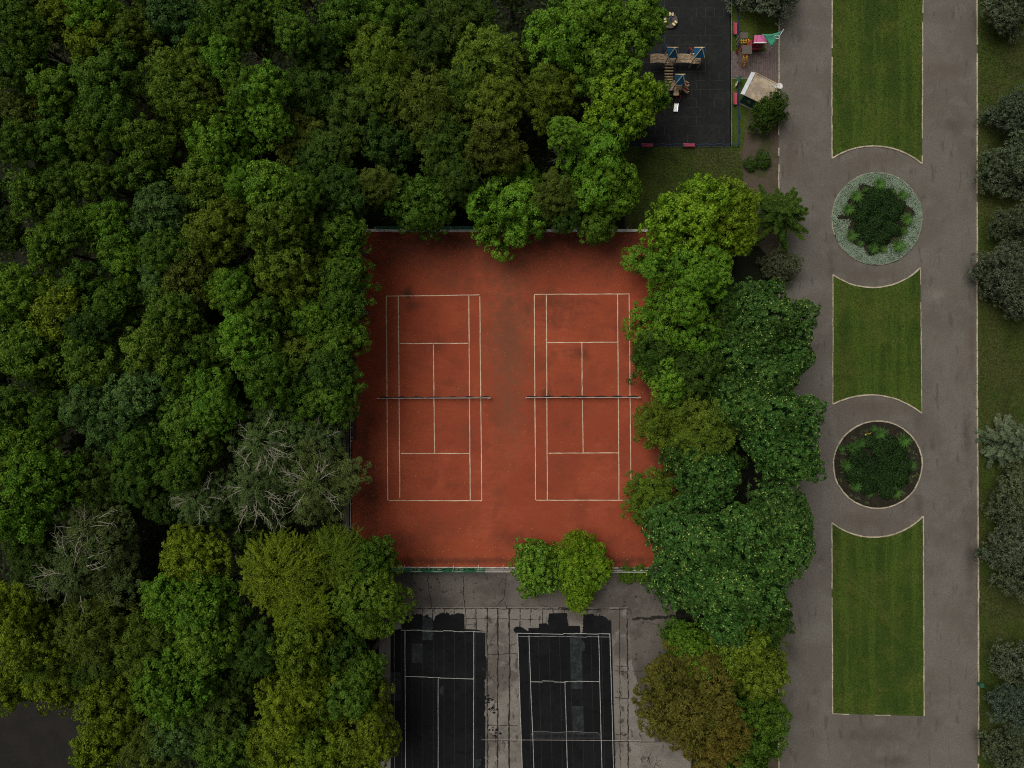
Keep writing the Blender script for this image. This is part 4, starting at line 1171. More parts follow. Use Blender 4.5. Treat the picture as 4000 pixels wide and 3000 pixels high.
def crown_mesh(name, Rr, Hc, seed, kind):
    """crown of radius Rr, height Hc, lowest point at z=0; many lumps of many leaves"""
    rng = np.random.default_rng(seed)
    K = dict(
        broad=dict(lump=0.52, ll=0.20, lw=0.105, per=112, nsub=14, mode='out', flat=0.66, loose=0.6),
        lumpy=dict(lump=0.60, ll=0.17, lw=0.13, per=150, nsub=8, mode='out', flat=0.9, loose=0.22),
        feather=dict(lump=0.66, ll=0.36, lw=0.09, per=95, nsub=10, mode='spray', flat=0.8, loose=0.75),
        chestnut=dict(lump=0.50, ll=0.25, lw=0.17, per=66, nsub=10, mode='out', flat=0.8, loose=0.45),
        silver=dict(lump=0.60, ll=0.22, lw=0.065, per=130, nsub=6, mode='spray', flat=0.8, loose=0.55),
        tuft=dict(lump=0.36, ll=0.17, lw=0.07, per=44, nsub=7, mode='tuft', flat=1.0, loose=0.2),
        star=dict(lump=0.40, ll=0.24, lw=0.12, per=60, nsub=9, mode='out', flat=0.8, loose=1.05),
    )[kind]
    # ellipsoid sub-domes
    E = [(np.array([0, 0, Hc * 0.36]), np.array([Rr * 0.46, Rr * 0.46, Hc * 0.36])), (np.array([Rr * rng.uniform(-.2, .2), Rr * rng.uniform(-.2, .2), Hc * 0.62]), np.array([Rr * 0.30, Rr * 0.26, Hc * 0.40]))]
    for i in range(K['nsub']):
        a = i / K['nsub'] * 6.283 + rng.uniform(-.35, .35)
        d = Rr * rng.uniform(0.30, 0.78); rr = Rr * rng.uniform(0.15, 0.33); top = Hc * (rng.uniform(0.64, 1.06) - 0.42 * max(0, d / Rr - 0.35))
        rz = rr * rng.uniform(1.4, 2.2)
        E.append((np.array([d * math.cos(a), d * math.sin(a), top - rz]), np.array([rr, rr, rz])))
    for i in range(K['nsub']):
        a = i / K['nsub'] * 6.283 + rng.uniform(0, 1.0)
        d = Rr * rng.uniform(0.55, 0.86); rr = Rr * rng.uniform(0.16, 0.32); top = Hc * rng.uniform(0.30, 0.62)
        E.append((np.array([d * math.cos(a), d * math.sin(a), top - rr]), np.array([rr, rr, rr * 1.1])))
    C, Nn, DV = [], [], []
    sp = K['lump'] * 1.42
    for j, (c, s) in enumerate(E):
        area = 4 * math.pi * ((s[0] * s[1])**1.6 / 3 + 2 * (s[0] * s[2])**1.6 / 3)**(1 / 1.6)
        n = max(12, int(area / (sp * sp * 0.8)))
        d = fib(n, rng) + rng.normal(size=(n, 3)) * 0.06
        d = unit(d)
        p = c + d * s * rng.uniform(0.86, 1.06, (n, 1))
        nn = unit(d / s)
        keep = (d[:, 2] > -0.45)
        for k, (c2, s2) in enumerate(E):
            if k != j: keep &= (np.linalg.norm((p - c2) / s2, axis=1) > 0.88)
        keep &= rng.random(n) > 0.14
        C.append(p[keep]); Nn.append(nn[keep]); DV.append(np.full(int(keep.sum()), rng.random()))
    DV = np.concatenate(DV); C = np.concatenate(C); Nn = np.concatenate(Nn)
    lr = K['lump'] * rng.uniform(0.65, 1.30, len(C))
    C = C + Nn * (rng.random((len(C), 1))**2.5) * K['lump'] * K['loose'] * 2.2
    per = K['per']
    m = len(C)
    idx = np.repeat(np.arange(m), per)
    d = unit(rng.normal(size=(m * per, 3)) + Nn[idx] * 0.9 + np.array([0, 0, 0.25]))
    # sub-lumps: pull directions towards a few centres so that each lump is itself knobbly
    sub = unit(rng.normal(size=(m, 5, 3)) + Nn[:, None, :] * 0.9)
    pick = sub[idx, rng.integers(0, 5, m * per)]
    d2 = unit(d * 0.52 + pick * 0.72)
    rad = lr[idx] * (0.55 + 0.45 * rng.random(m * per)**0.5) * (0.62 + 0.48 * (d2 * pick).sum(1))
    pos = C[idx] + d2 * rad[:, None] * np.array([1, 1, K['flat']])
    pos += rng.normal(size=pos.shape) * 0.05 * K['loose']
    up = np.array([0, 0, 1.0])
    if K['mode'] == 'out':
        nrm = d2 * 0.95 + up * 0.22 + rng.normal(size=pos.shape) * 0.38
        V = leaves(pos, nrm, K['ll'], K['lw'], rng)
    elif K['mode'] == 'spray':
        out = unit(Nn[idx] * np.array([1, 1, 0.25]) + d2 * 0.5)
        nrm = up * 0.8 + d2 * 0.4 + rng.normal(size=pos.shape) * 0.5
        V = leaves(pos, nrm, K['ll'], K['lw'], rng, along=out)
    else:
        nrm = rng.normal(size=pos.shape) * 0.6 + d2 * .4
        V = leaves(pos, nrm, K['ll'], K['lw'], rng, along=Nn[idx] * 0.7 + d2 * .5 + up * .4)
    lv = 0.55 * DV + 0.45 * rng.random(m)
    var = np.stack([lv[idx] * 0.6 + 0.4 * rng.random(m * per), rng.random(m * per), np.zeros(m * per)], 1)
    Vs, vs_ = [V], [var]
    if kind == 'chestnut':
        k = int(m * 1.3); ii = rng.integers(0, m, k)
        d3 = unit(Nn[ii] * 1.2 + up * 0.8 + rng.normal(size=(k, 3)) * 0.5)
        pp = C[ii] + d3 * (lr[ii] * 1.06)[:, None]
        Vs.append(leaves(pp, d3 + up, 0.17, 0.10, rng)); v3 = np.zeros((k, 3)); v3[:, 0] = .5; v3[:, 1] = 0.6; v3[:, 2] = rng.uniform(0.15, 0.8, k); vs_.append(v3)
    # inner leaves so that the crown is closed
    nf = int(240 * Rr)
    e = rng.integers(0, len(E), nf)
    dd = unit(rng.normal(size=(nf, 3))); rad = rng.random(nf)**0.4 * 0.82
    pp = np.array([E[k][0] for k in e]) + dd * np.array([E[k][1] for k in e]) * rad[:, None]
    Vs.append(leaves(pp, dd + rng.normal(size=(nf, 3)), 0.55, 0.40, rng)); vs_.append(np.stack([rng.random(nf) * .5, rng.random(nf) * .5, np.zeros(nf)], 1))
    V = np.concatenate(Vs); var = np.concatenate(vs_)
    mz = 0
    me = quad_mesh(name, V, var, M['leaf_tip'] if kind == 'chestnut' else M['leaf'])
    return me, E

def willow_mesh(name, Rr, Hc, seed):
    """arching strands of narrow leaves, swept outward and down"""
    rng = np.random.default_rng(seed)
    P_, N_, A_, L_ = [], [], [], []
    ns = int(95 * Rr)
    for i in range(ns):
        a = rng.uniform(0, 6.283); r0 = Rr * 0.78 * math.sqrt(rng.random())
        z0 = Hc * (0.98 - 0.40 * (r0 / Rr)**2) * rng.uniform(0.82, 1.02)
        dirn = a + rng.normal() * 0.7 + 0.35
        ln = rng.uniform(0.8, 1.7)
        k = int(ln * 42)
        t_ = np.linspace(0, 1, k)
        cur = rng.uniform(-.6, .6)
        ang = dirn + cur * t_
        x = r0 * math.cos(a) + np.cumsum(np.cos(ang)) * ln / k; y = r0 * math.sin(a) + np.cumsum(np.sin(ang)) * ln / k
        z = z0 + 0.3 * t_ * ln - 0.9 * ln * t_**2
        p = np.stack([x, y, z], 1) + rng.normal(size=(k, 3)) * 0.10 * np.linspace(1.5, .4, k)[:, None]
        P_.append(p); A_.append(np.stack([np.cos(ang), np.sin(ang), -0.6 * t_], 1)); L_.append(np.full(k, rng.random()))
    pos = np.concatenate(P_); al = np.concatenate(A_); lv = np.concatenate(L_)
    nrm = np.array([0, 0, .9]) + rng.normal(size=pos.shape) * 0.5
    V = leaves(pos, nrm, 0.26, 0.060, rng, along=al)
    var = np.stack([lv * .6 + .4 * rng.random(len(pos)), rng.random(len(pos)), np.zeros(len(pos))], 1)
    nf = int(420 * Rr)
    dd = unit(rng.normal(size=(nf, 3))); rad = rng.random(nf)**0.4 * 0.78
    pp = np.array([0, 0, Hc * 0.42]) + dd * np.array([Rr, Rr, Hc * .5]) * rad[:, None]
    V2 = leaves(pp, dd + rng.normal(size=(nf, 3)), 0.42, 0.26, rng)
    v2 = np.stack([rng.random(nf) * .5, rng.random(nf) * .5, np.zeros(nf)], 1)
    return quad_mesh(name, np.concatenate([V, V2]), np.concatenate([var, v2]), M['leaf']), None

def spruce_mesh(name, Rr, Hc, seed, whorls=15, per=9, dense=1.0, droop=0.15, wide=1.0):
    """conifer: whorls of branches, each a spray of needle clusters, radial when seen from above"""
    rng = np.random.default_rng(seed)
    Ps, As, Ls, Up = [], [], [], []
    for wv in range(whorls):
        u = wv / (whorls - 1)                   # 0 bottom 1 top
        rad = Rr * (1 - u)**0.80 * rng.uniform(0.92, 1.08) + 0.12
        z0 = Hc * (0.04 + 0.93 * u)
        nb = int(per * (1.25 - 0.5 * u))
        off = rng.uniform(0, 6.28)
        for b in range(nb):
            a = off + b / nb * 6.283 + rng.normal() * 0.16
            L_ = rad * rng.uniform(0.72, 1.12)
            k = max(14, int(L_ * 80 * dense))
            t_ = rng.random(k)**0.75
            wdth = wide * 0.34 * (1 - t_)**0.7 * min(1, L_ / 1.5) + 0.07
            side = rng.uniform(-1, 1, k) * wdth
            lift = (0.35 * u + 0.02) * L_
            x = np.cos(a) * t_ * L_ - np.sin(a) * side; y = np.sin(a) * t_ * L_ + np.cos(a) * side
            z = z0 - droop * L_ * t_ + lift * t_**2 - np.abs(side) * 0.35 + rng.uniform(0, .08, k)
            Ps.append(np.stack([x, y, z], 1))
            sgn = np.sign(side)
            As.append(np.stack([np.cos(a) * .8 - np.sin(a) * sgn * .7, np.sin(a) * .8 + np.cos(a) * sgn * .7, np.full(k, -.05)], 1))
            Ls.append(np.full(k, rng.random()))
    pos = np.concatenate(Ps); al = np.concatenate(As); lv = np.concatenate(Ls)
    nrm = np.array([0, 0, 1.0]) + rng.normal(size=pos.shape) * 0.45
    V = leaves(pos, nrm, 0.24, 0.085, rng, along=al)
    var = np.stack([lv * .6 + .4 * rng.random(len(pos)), rng.random(len(pos)), np.zeros(len(pos))], 1)
    return quad_mesh(name, V, var, M['leaf']), None

def trunk_mesh(name, h, Rr, seed, conifer=False):
    rng = random.Random(seed); mb = MB()
    r0 = 0.16 + Rr * 0.035
    mb.tube([(0, 0, -0.05), (rng.uniform(-.1, .1), rng.uniform(-.1, .1), h * .35), (rng.uniform(-.25, .25), rng.uniform(-.25, .25), h * .65), (0, 0, h * .93)],
            [r0 * 1.3, r0, r0 * .6, 0.04], 8)
    if not conifer:
        for i in range(7):
            a = i / 7 * 6.283 + rng.uniform(-.3, .3); z0 = h * rng.uniform(.32, .6); L_ = Rr * rng.uniform(.5, .75)
            e = (L_ * math.cos(a), L_ * math.sin(a), z0 + L_ * rng.uniform(.7, 1.0))
            mid = (L_ * .5 * math.cos(a + .15), L_ * .5 * math.sin(a + .15), z0 + L_ * .35)
            mb.tube([(0, 0, z0), mid, e], [r0 * .5, r0 * .32, .03], 6)
            for s in (-.5, .5):
                mb.tube([mid, (mid[0] + L_ * .45 * math.cos(a + s * 1.4), mid[1] + L_ * .45 * math.sin(a + s * 1.4), mid[2] + L_ * .45)], [r0 * .24, .02], 5)
    return mb

def branch_mesh(Rr, h, seed):
    """pale bare twigs that stand out of a silver crown"""
    rng = random.Random(seed); mb = MB()
    for i in range(16):
        a = rng.uniform(0, 6.283); r1 = Rr * rng.uniform(.05, .55)
        ztop = h - .02 * Rr
        p = Vector((r1 * math.cos(a), r1 * math.sin(a), ztop - .5 - r1 * .2))
        d = Vector((math.cos(a + rng.uniform(-.4, .4)), math.sin(a + rng.uniform(-.4, .4)), .12))
        pts = [p.copy()]; q = p.copy()
        for k in range(5):
            d = (d + Vector((rng.uniform(-.3, .3), rng.uniform(-.3, .3), rng.uniform(-.14, .10)))).normalized()
            q = q + d * Rr * .105; pts.append(q.copy())
            for s in (-1, 1):
                if rng.random() < .62:
                    tw = Vector((d.x * math.cos(s * .7) - d.y * math.sin(s * .7), d.x * math.sin(s * .7) + d.y * math.cos(s * .7), d.z + rng.uniform(0, .25)))
                    l = Rr * rng.uniform(.08, .2)
                    e1 = q + tw * l * .5 + Vector((0, 0, .03)); mb.tube([q, e1, e1 + (tw + Vector((rng.uniform(-.4, .4), rng.uniform(-.4, .4), .1))) * l * .5], [.019, .014, .007], 4)
        mb.tube(pts, [.036, .032, .028, .023, .017, .009], 5)
    return mb

# library of crown meshes: kind -> list of (radius, crown height, mesh)
LIB = {}
def lib(kind, Rr, Hc, seed):
    nm = {'broad': 'crown', 'lumpy': 'crown', 'feather': 'crown', 'chestnut': 'crown', 'silver': 'crown', 'tuft': 'crown', 'star': 'crown'}.get(kind, 'crown')
    if kind == 'willow': me, _ = willow_mesh(nm, Rr, Hc, seed)
    elif kind == 'spruce': me, _ = spruce_mesh(nm, Rr, Hc, seed)
    else: me, _ = crown_mesh(nm, Rr, Hc, seed, kind)
    LIB.setdefault(kind, []).append((Rr, Hc, me))
for s in range(3): lib('broad', 2.2, 5.2, 100 + s)
for s in range(5): lib('broad', 3.4, 7.0, 110 + s)
for s in range(3): lib('broad', 5.0, 8.5, 120 + s)
for s in range(3): lib('lumpy', 3.4, 6.5, 130 + s)
lib('lumpy', 5.0, 8.5, 134)
for s in range(3): lib('feather', 3.4, 6.5, 140 + s)
for s in range(2): lib('feather', 5.0, 7.5, 145 + s)
for s in range(2): lib('chestnut', 3.4, 6.0, 150 + s)
for s in range(2): lib('chestnut', 4.8, 7.5, 155 + s)
for s in range(2): lib('silver', 4.2, 6.0, 160 + s)
for s in range(2): lib('star', 3.4, 6.0, 165 + s)
for s in range(3): lib('tuft', 2.2, 5.0, 170 + s)
for s in range(2): lib('willow', 4.2, 6.5, 175 + s)
for s in range(3): lib('spruce', 2.2, 7.0, 180 + s)
LIB['star_spruce'] = [(3.0, 3.0, spruce_mesh('crown', 3.0, 3.0, 190, whorls=8, per=7, dense=1.9, droop=0.12, wide=1.35)[0])]
TRUNKS = {}
def trunk_for(h, Rr, conifer):
    k = (max(1, round(h / 2) * 2), max(1, round(Rr)), conifer)
    if k not in TRUNKS:
        o = trunk_mesh('trunk', k[0], k[1], len(TRUNKS), conifer)
        me = bpy.data.meshes.new('trunk'); me.from_pydata(o.v, [], o.f); me.materials.append(M['bark']); me.update()
        TRUNKS[k] = (me, k[0])
    return TRUNKS[k]

CLR = dict(g=(.047, .104, .010), b=(.078, .188, .015), y=(.082, .132, .008), o=(.064, .112, .010), n=(.056, .084, .010),
           d=(.026, .062, .008), s=(.045, .102, .022), w=(.058, .098, .026), k=(.080, .100, .052), c=(.028, .080, .014),
           u=(.072, .096, .056), h=(.060, .140, .011), e=(.034, .072, .009), v=(.098, .185, .010), m=(.086, .080, .012))
CNAME = dict(g='mid green', b='bright green', y='yellow green', o='olive', n='brownish olive', d='dark green', s='bluish green', w='silvery green',
             k='grey green', c='deep green', u='blue grey', h='fresh green', e='drab green', v='yellow green', m='brownish')
KNAME = dict(broad='leafy', lumpy='knobbly', feather='feathery', chestnut='pale tipped', silver='bare twigged', star='loose', tuft='bushy', willow='wispy', spruce='spiky', star_spruce='spiky')
TREES = []
rt = random.Random(77)
def tree(kind, px, py, rpx, h, col, ztop=0.86, label=None, cat='tree', group=None, name=None, wood=False, sq=1.0, bright=1.0, variant=None):
    if kind in ('tuft', 'spruce'): h = min(h, 6.2); ztop = .6     # crowns reach down to the ground
    zc = h * ztop
    if wood and 1130 < px < 1500 and 850 < py < 1760: px -= 34; h = min(h, 13)
    if wood and px > 1230 and py > 2100: px -= 30; h = min(h, 12)
    rad = (0.99 if wood else 1.03) * rpx / PXM * (CAM_H - zc) / CAM_H
    X, Y, _ = P(px, py, h * ztop)
    cand = sorted(LIB[kind], key=lambda q: abs(q[0] - rad))
    best = [q for q in cand if q[0] == cand[0][0]]
    Rr, Hc, me = best[variant % len(best)] if variant is not None else rt.choice(best)
    name = name or {'spruce': 'spruce_tree', 'tuft': 'conifer_tree', 'willow': 'willow_tree', 'silver': 'silver_tree', 'chestnut': 'chestnut_tree'}.get(kind, 'broadleaf_tree')
    t = empty(name, (X, Y, 0))
    s = rad / Rr
    sz = s * rt.uniform(.92, 1.1)
    c = bpy.data.objects.new('crown', me); COL.objects.link(c); c.parent = t
    hz = h * .97 if kind in ('tuft', 'spruce') else min(Hc * sz, h * .88)
    c.scale = (s * rt.uniform(.95, 1.05), s * rt.uniform(.95, 1.05) * sq, hz / Hc)
    c.rotation_euler = (rt.uniform(-.05, .05), rt.uniform(-.05, .05), rt.uniform(0, 6.283) if sq == 1.0 else rt.choice((0, 3.14159)))
    c.location = (0, 0, h - hz)
    base = CLR[col]
    v = rt.uniform(.90, 1.28) * bright * ((0.80 + 0.2 * min(1, max(0, px) / 900)) * .98 if wood else 1)  # wood leaf colour darkens towards the left edge, vignette painted in
    c.color = (base[0] * v * rt.uniform(.9, 1.1), base[1] * v, base[2] * v * rt.uniform(.9, 1.1), 1)
    tm, th = trunk_for(h * .9, rad, kind in ('spruce', 'tuft', 'star_spruce'))
    k = bpy.data.objects.new('trunk', tm); COL.objects.link(k); k.parent = t
    k.scale = (1, 1, h * .92 / th)
    if kind == 'silver':
        b = branch_mesh(rad, h, len(TREES)).build('bare_branch', M['pale_branch'], t)
    TREES.append(dict(o=t, kind=kind, col=col, px=px, py=py, r=rpx, wood=wood, h=h, label=label))
    if label: t['label'] = label
    t['category'] = cat
    if group: t['group'] = group
    return t

def block(ox, oy, s, rows, **kw):
    for row in rows:
        kind, x, y, r, col = row[:5]
        h = row[5] if len(row) > 5 else rt.uniform(14.5, 17.5)
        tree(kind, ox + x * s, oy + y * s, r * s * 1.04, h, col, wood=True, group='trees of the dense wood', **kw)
B_, F_, S_, W_, L_, C_, T_ = 'broad', 'feather', 'silver', 'willow', 'lumpy', 'chestnut', 'star'
z6 = .6028
block(0, 0, z6, [
    (B_, 50, 140, 120, 'g'), (B_, 380, 110, 150, 'y'), (B_, 610, 80, 140, 'b'), (B_, 180, 230, 120, 'g'), (B_, 645, 280, 175, 'y'),
    (B_, 890, 200, 115, 'o'), (B_, 1110, 150, 165, 's'), (B_, 1450, 60, 140, 'g'), (B_, 1320, 270, 120, 'g'), (B_, 1590, 180, 110, 'g'),
    (B_, 1450, 385, 110, 'h'), (B_, 110, 420, 155, 'g'), (B_, 380, 570, 140, 'h'), (B_, 700, 480, 165, 'g'), (B_, 1160, 550, 280, 'o'),
    (B_, 1580, 560, 130, 'g'), (B_, 150, 720, 140, 'n', 13), (B_, 690, 740, 150, 'g'), (B_, 370, 930, 170, 'g'), (B_, 90, 930, 130, 'g'),
    (B_, 600, 900, 115, 'g'), (B_, 940, 920, 140, 'g'), (B_, 1380, 900, 235, 'h'), (B_, 890, 1100, 160, 'g'), (B_, 430, 1180, 120, 'g'),
    (B_, 620, 1160, 110, 'g'), (B_, 210, 1240, 180, 'g'), (B_, 1300, 1220, 165, 'o'), (B_, 1590, 1180, 110, 'h'), (B_, 1040, 1390, 200, 's'),
    (B_, 700, 1420, 115, 'h'), (B_, 490, 1470, 120, 'g'), (B_, 320, 1600, 130, 'h'), (B_, 760, 1590, 150, 'h'), (B_, 1400, 1500, 175, 'o'),
    (B_, 1600, 1410, 110, 'o'), (B_, 20, 1500, 110, 'e', 12), (B_, 1100, 1640, 130, 'g')])
block(0, 1000, z6, [
    (B_, 80, 240, 170, 'h'), (B_, 385, 360, 180, 'y'), (B_, 500, 200, 140, 'g'), (B_, 900, 60, 130, 'h'), (B_, 1030, 130, 110, 's'),
    (B_, 1240, 130, 145, 'n'), (B_, 740, 310, 130, 'g'), (B_, 620, 470, 115, 'd'), (B_, 160, 600, 180, 'h'), (B_, 565, 690, 180, 'g'),
    (B_, 1000, 590, 160, 'o'), (B_, 1110, 350, 150, 'g'), (B_, 1480, 220, 120, 'y'), (B_, 1570, 520, 125, 'b'), (B_, 1350, 600, 130, 'g'),
    (B_, 870, 740, 90, 'n', 13), (B_, 1180, 790, 125, 'g'), (B_, 1360, 870, 140, 'h'), (B_, 920, 880, 160, 's'), (B_, 590, 1000, 185, 's'),
    (B_, 80, 990, 130, 'g'), (B_, 310, 1030, 130, 'g'), (B_, 760, 1110, 160, 's'), (B_, 1210, 1050, 170, 'g'), (B_, 90, 1300, 190, 'b'),
    (B_, 240, 1450, 170, 'h'), (B_, 910, 1310, 150, 'g'), (B_, 1250, 1270, 140, 'g'), (B_, 1180, 1400, 110, 'g'), (F_, 590, 1440, 180, 'e', 13),
    (B_, 60, 1590, 120, 'g'), (F_, 850, 1480, 130, 'e', 12)])
block(700, 1000, z6, [
    (B_, 690, 110, 230, 'o'), (B_, 330, 230, 120, 'h'), (B_, 890, 400, 185, 'h'), (B_, 480, 400, 130, 'g'), (B_, 430, 545, 165, 'b'),
    (B_, 1120, 100, 150, 'g'), (B_, 1130, 300, 130, 'g'), (B_, 1120, 520, 130, 'g'), (B_, 810, 660, 180, 'o'), (B_, 570, 810, 155, 'g'),
    (B_, 1040, 900, 180, 'g', 13), (B_, 860, 960, 150, 'g'), (B_, 1020, 720, 150, 'd'), (B_, 250, 1010, 120, 'h')])
# silvery trees with bare twigs
block(700, 1000, z6, [(S_, 560, 1190, 235, 'w', 15), (S_, 930, 1190, 180, 'w', 12), (S_, 520, 1500, 260, 'w', 15), (S_, 900, 1470, 255, 'w', 14), (S_, 150, 1560, 170, 'w', 14)])
block(0, 2000, z6, [(S_, 600, 90, 220, 'w', 13), (S_, 520, 370, 290, 'w', 14),
    (B_, 100, 20, 170, 'b'), (F_, 170, 230, 180, 'e', 12), (B_, 1230, 330, 190, 'y', 14), (B_, 50, 640, 150, 'y'), (B_, 180, 850, 230, 'y', 15),
    (F_, 590, 770, 190, 'n', 14), (F_, 900, 850, 200, 'o', 13), (B_, 1080, 560, 130, 'h'), (B_, 1280, 600, 180, 'h'), (B_, 1330, 850, 200, 'h'),
    (T_, 1110, 1140, 260, 'h', 15), (F_, 350, 960, 170, 'o', 12), (B_, 60, 1130, 140, 'y', 12), (B_, 330, 1130, 160, 'y', 11), (B_, 680, 1300, 210, 'y', 13),
    (B_, 1120, 1450, 180, 's', 12), (B_, 640, 1560, 150, 'y', 12), (F_, 950, 1560, 160, 'n', 12), (F_, 1380, 1320, 190, 'e', 12), (B_, 1450, 1560, 150, 'g', 12), (F_, 640, 1020, 160, 'e', 11)])
block(900, 2000, z6, [(W_, 310, 400, 260, 'y', 14), (W_, 470, 620, 210, 'y', 13), (W_, 720, 290, 210, 'o', 13), (B_, 900, 600, 270, 'o', 13), (B_, 960, 330, 140, 'g', 11),
    (B_, 450, 870, 170, 'y', 14), (F_, 150, 890, 150, 'e', 13), (B_, 560, 1150, 200, 'y', 14), (B_, 330, 1330, 200, 'y', 14), (B_, 910, 1030, 110, 'g', 10),
    (B_, 830, 1490, 290, 'y', 13), (B_, 300, 1580, 190, 'y', 12), (B_, 720, 900, 140, 'd', 11), (B_, 560, 1560, 170, 'y', 14), (B_, 780, 1220, 140, 'g', 12)])
block(1000, 0, z6, [
    (B_, 90, 110, 160, 'g'), (B_, 250, 210, 110, 'g'), (B_, 560, 90, 150, 'g', 14), (B_, 400, 330, 130, 'd', 13), (B_, 70, 570, 120, 'b'), (B_, 90, 790, 115, 'b'),
    (F_, 380, 560, 180, 'e', 13), (F_, 800, 350, 200, 'o', 14), (F_, 1050, 250, 170, 'e', 13), (F_, 1480, 380, 220, 'o', 14), (F_, 1100, 650, 220, 'n', 13),
    (F_, 850, 560, 140, 'o', 13), (F_, 620, 700, 180, 'e', 12), (F_, 1540, 640, 160, 'o', 13), (F_, 1530, 900, 180, 'n', 12), (F_, 1330, 560, 150, 'e', 12),
    (F_, 1200, 900, 150, 'e', 12), (B_, 840, 900, 150, 'd', 11), (B_, 1050, 1290, 210, 'g', 10), (B_, 880, 1230, 120, 'e', 9.5), (B_, 540, 1260, 180, 'd', 13),
    (F_, 780, 1200, 110, 'n', 12), (B_, 130, 1250, 170, 'h'), (B_, 300, 1250, 110, 'g'), (B_, 110, 1440, 160, 'o'), (B_, 350, 1520, 130, 'g'),
    (B_, 620, 1520, 130, 'g', 13), (F_, 1300, 90, 200, 'e', 13), (B_, 880, 90, 150, 'g', 14), (F_, 250, 880, 150, 'n', 12), (F_, 450, 960, 150, 'e', 12), (B_, 300, 1060, 120, 'd', 11), (F_, 1290, 1120, 130, 'e', 11), (B_, 560, 1430, 130, 'e', 12)])
# bright trees north of the court and by the playground  (display pixel scale 1.8083)
q = 1.8083
def T(kind, x, y, r, col, h, label, **kw):
    return tree(kind, x * q, y * q, r * q, h, col, label=label, **kw)
T('lumpy', 1098, 426, 98, 'b', 10, 'round bright green knobbly tree overhanging the top fence of the clay court', variant=0)
T('lumpy', 1285, 335, 78, 'b', 12, 'tall bright green knobbly tree just above the right clay court', sq=1.35, variant=1)
T('lumpy', 1325, 400, 60, 'b', 11, 'fresh green lower tree beside the rough grass above the clay', bright=.8)
T('lumpy', 1218, 290, 34, 'b', 14, 'narrow bright green treetop left of the tall knobbly tree')
T('broad', 1290, 465, 42, 'g', 8, 'small green tree hanging over the white top fence board')
T('star', 1340, 215, 76, 'v', 13, 'yellow green loose leaved tree left of the playground bridges')
T('broad', 1412, 205, 32, 'h', 9, 'green lower tree touching the log bridge of the playground')
T('lumpy', 1215, 60, 88, 'h', 14, 'large green tree at the top edge left of the playground')
T('lumpy', 1310, 60, 85, 'h', 15, 'big fresh green crown at the top edge nearest the carousel')
T('lumpy', 1315, 150, 62, 'h', 13, 'fresh green crown between the yellow green tree and the top edge')
T('lumpy', 1395, 40, 50, 'h', 11, 'green crown overhanging the carousel')
T('feather', 1180, 200, 55, 'o', 12, 'olive feathery tree below the large green crown at the top edge')
T('feather', 1198, 415, 46, 'n', 10, 'olive brown feathery crown between the two bright knobbly trees')
T('feather', 1222, 470, 30, 'e', 8, 'small dull feathery tree behind the top fence board between the knobbly trees')
# east belt
T('broad', 1572, 735, 50, 'd', 9, 'dark green tree filling the space between fresh green tree and chestnuts')
T('broad', 1590, 655, 34, 'd', 8, 'low dark green tree just under the dark gap on the right')
T('chestnut', 1625, 745, 50, 'c', 10, 'small chestnut crown tucked behind the topmost chestnut')
T('broad', 1560, 1000, 44, 'd', 9, 'dark green crown just above the chestnut left of the dark gap')
T('star', 1510, 470, 90, 'v', 13, 'yellow green open tree above the right clay court corner')
T('star', 1578, 452, 66, 'v', 12, 'yellow green open tree next to the dark spiky spruce', variant=1)
T('star', 1600, 508, 38, 'v', 10, 'low yellow green branches reaching under the dark spiky spruce')
T('lumpy', 1463, 555, 88, 'b', 10, 'bright green knobbly tree at the top right corner of the clay', variant=2)
T('lumpy', 1535, 590, 50, 'h', 12, 'fresh green knobbly crown beside the dark gap on the right')
T('lumpy', 1488, 680, 98, 'h', 10, 'broad fresh green tree level with the right court baseline')
T('broad', 1433, 760, 52, 'd', 7, 'darker green low tree beside the right court service box')
T('lumpy', 1460, 820, 54, 'b', 8, 'small vivid green tree beside the right end of the right net')
T('broad', 1530, 800, 60, 'd', 10, 'dark green tree between the vivid tree and the chestnuts')
T('feather', 1458, 915, 62, 'o', 6.5, 'olive shrubby tree leaning over the clay below the right net')
T('feather', 1535, 930, 60, 'o', 10, 'olive brown feathery tree in the middle of the right belt')
T('chestnut', 1680, 690, 88, 'c', 12, 'pale tipped chestnut right of the broad fresh green tree, topmost of the chestnuts')
T('chestnut', 1668, 800, 92, 'c', 13, 'deep green chestnut opposite the lower end of the middle lawn')
T('chestnut', 1690, 905, 90, 'c', 13, 'chestnut reaching furthest towards the lower flower bed from above')
T('chestnut', 1620, 870, 70, 'c', 11, 'shaded chestnut crown on the inner side of the belt')
T('chestnut', 1710, 990, 62, 'c', 12, 'chestnut crown immediately left of the lower flower bed')
T('chestnut', 1540, 1035, 64, 'c', 12, 'chestnut crown left of the dark gap with the shed')
T('chestnut', 1488, 985, 52, 'd', 7, 'dark green crown over the clay near the lower service line')
T('feather', 1420, 1085, 54, 'o', 6, 'olive shrub leaning on the clay at the lower right baseline')
T('feather', 1443, 1150, 36, 'o', 5.5, 'small olive shrub below the lower right baseline')
T('chestnut', 1530, 1190, 105, 'c', 14, 'largest chestnut with many pale tips below the dark gap')
T('chestnut', 1690, 1175, 104, 'c', 13, 'wide chestnut overhanging the path below the lower flower bed')
T('chestnut', 1600, 1285, 108, 'c', 14, 'chestnut with pale tips at the lower end of the belt')
T('chestnut', 1488, 1265, 70, 'c', 9, 'chestnut crown beside the lower right corner of the clay')
T('chestnut', 1690, 1105, 60, 'c', 13, 'chestnut crown at the right edge of the dark gap')
T('broad', 1600, 1400, 56, 'o', 11, 'olive green tree below the chestnuts', bright=1.2)
T('broad', 1475, 1390, 36, 'g', 6, 'low green shrub at the edge of the concrete below the chestnuts')
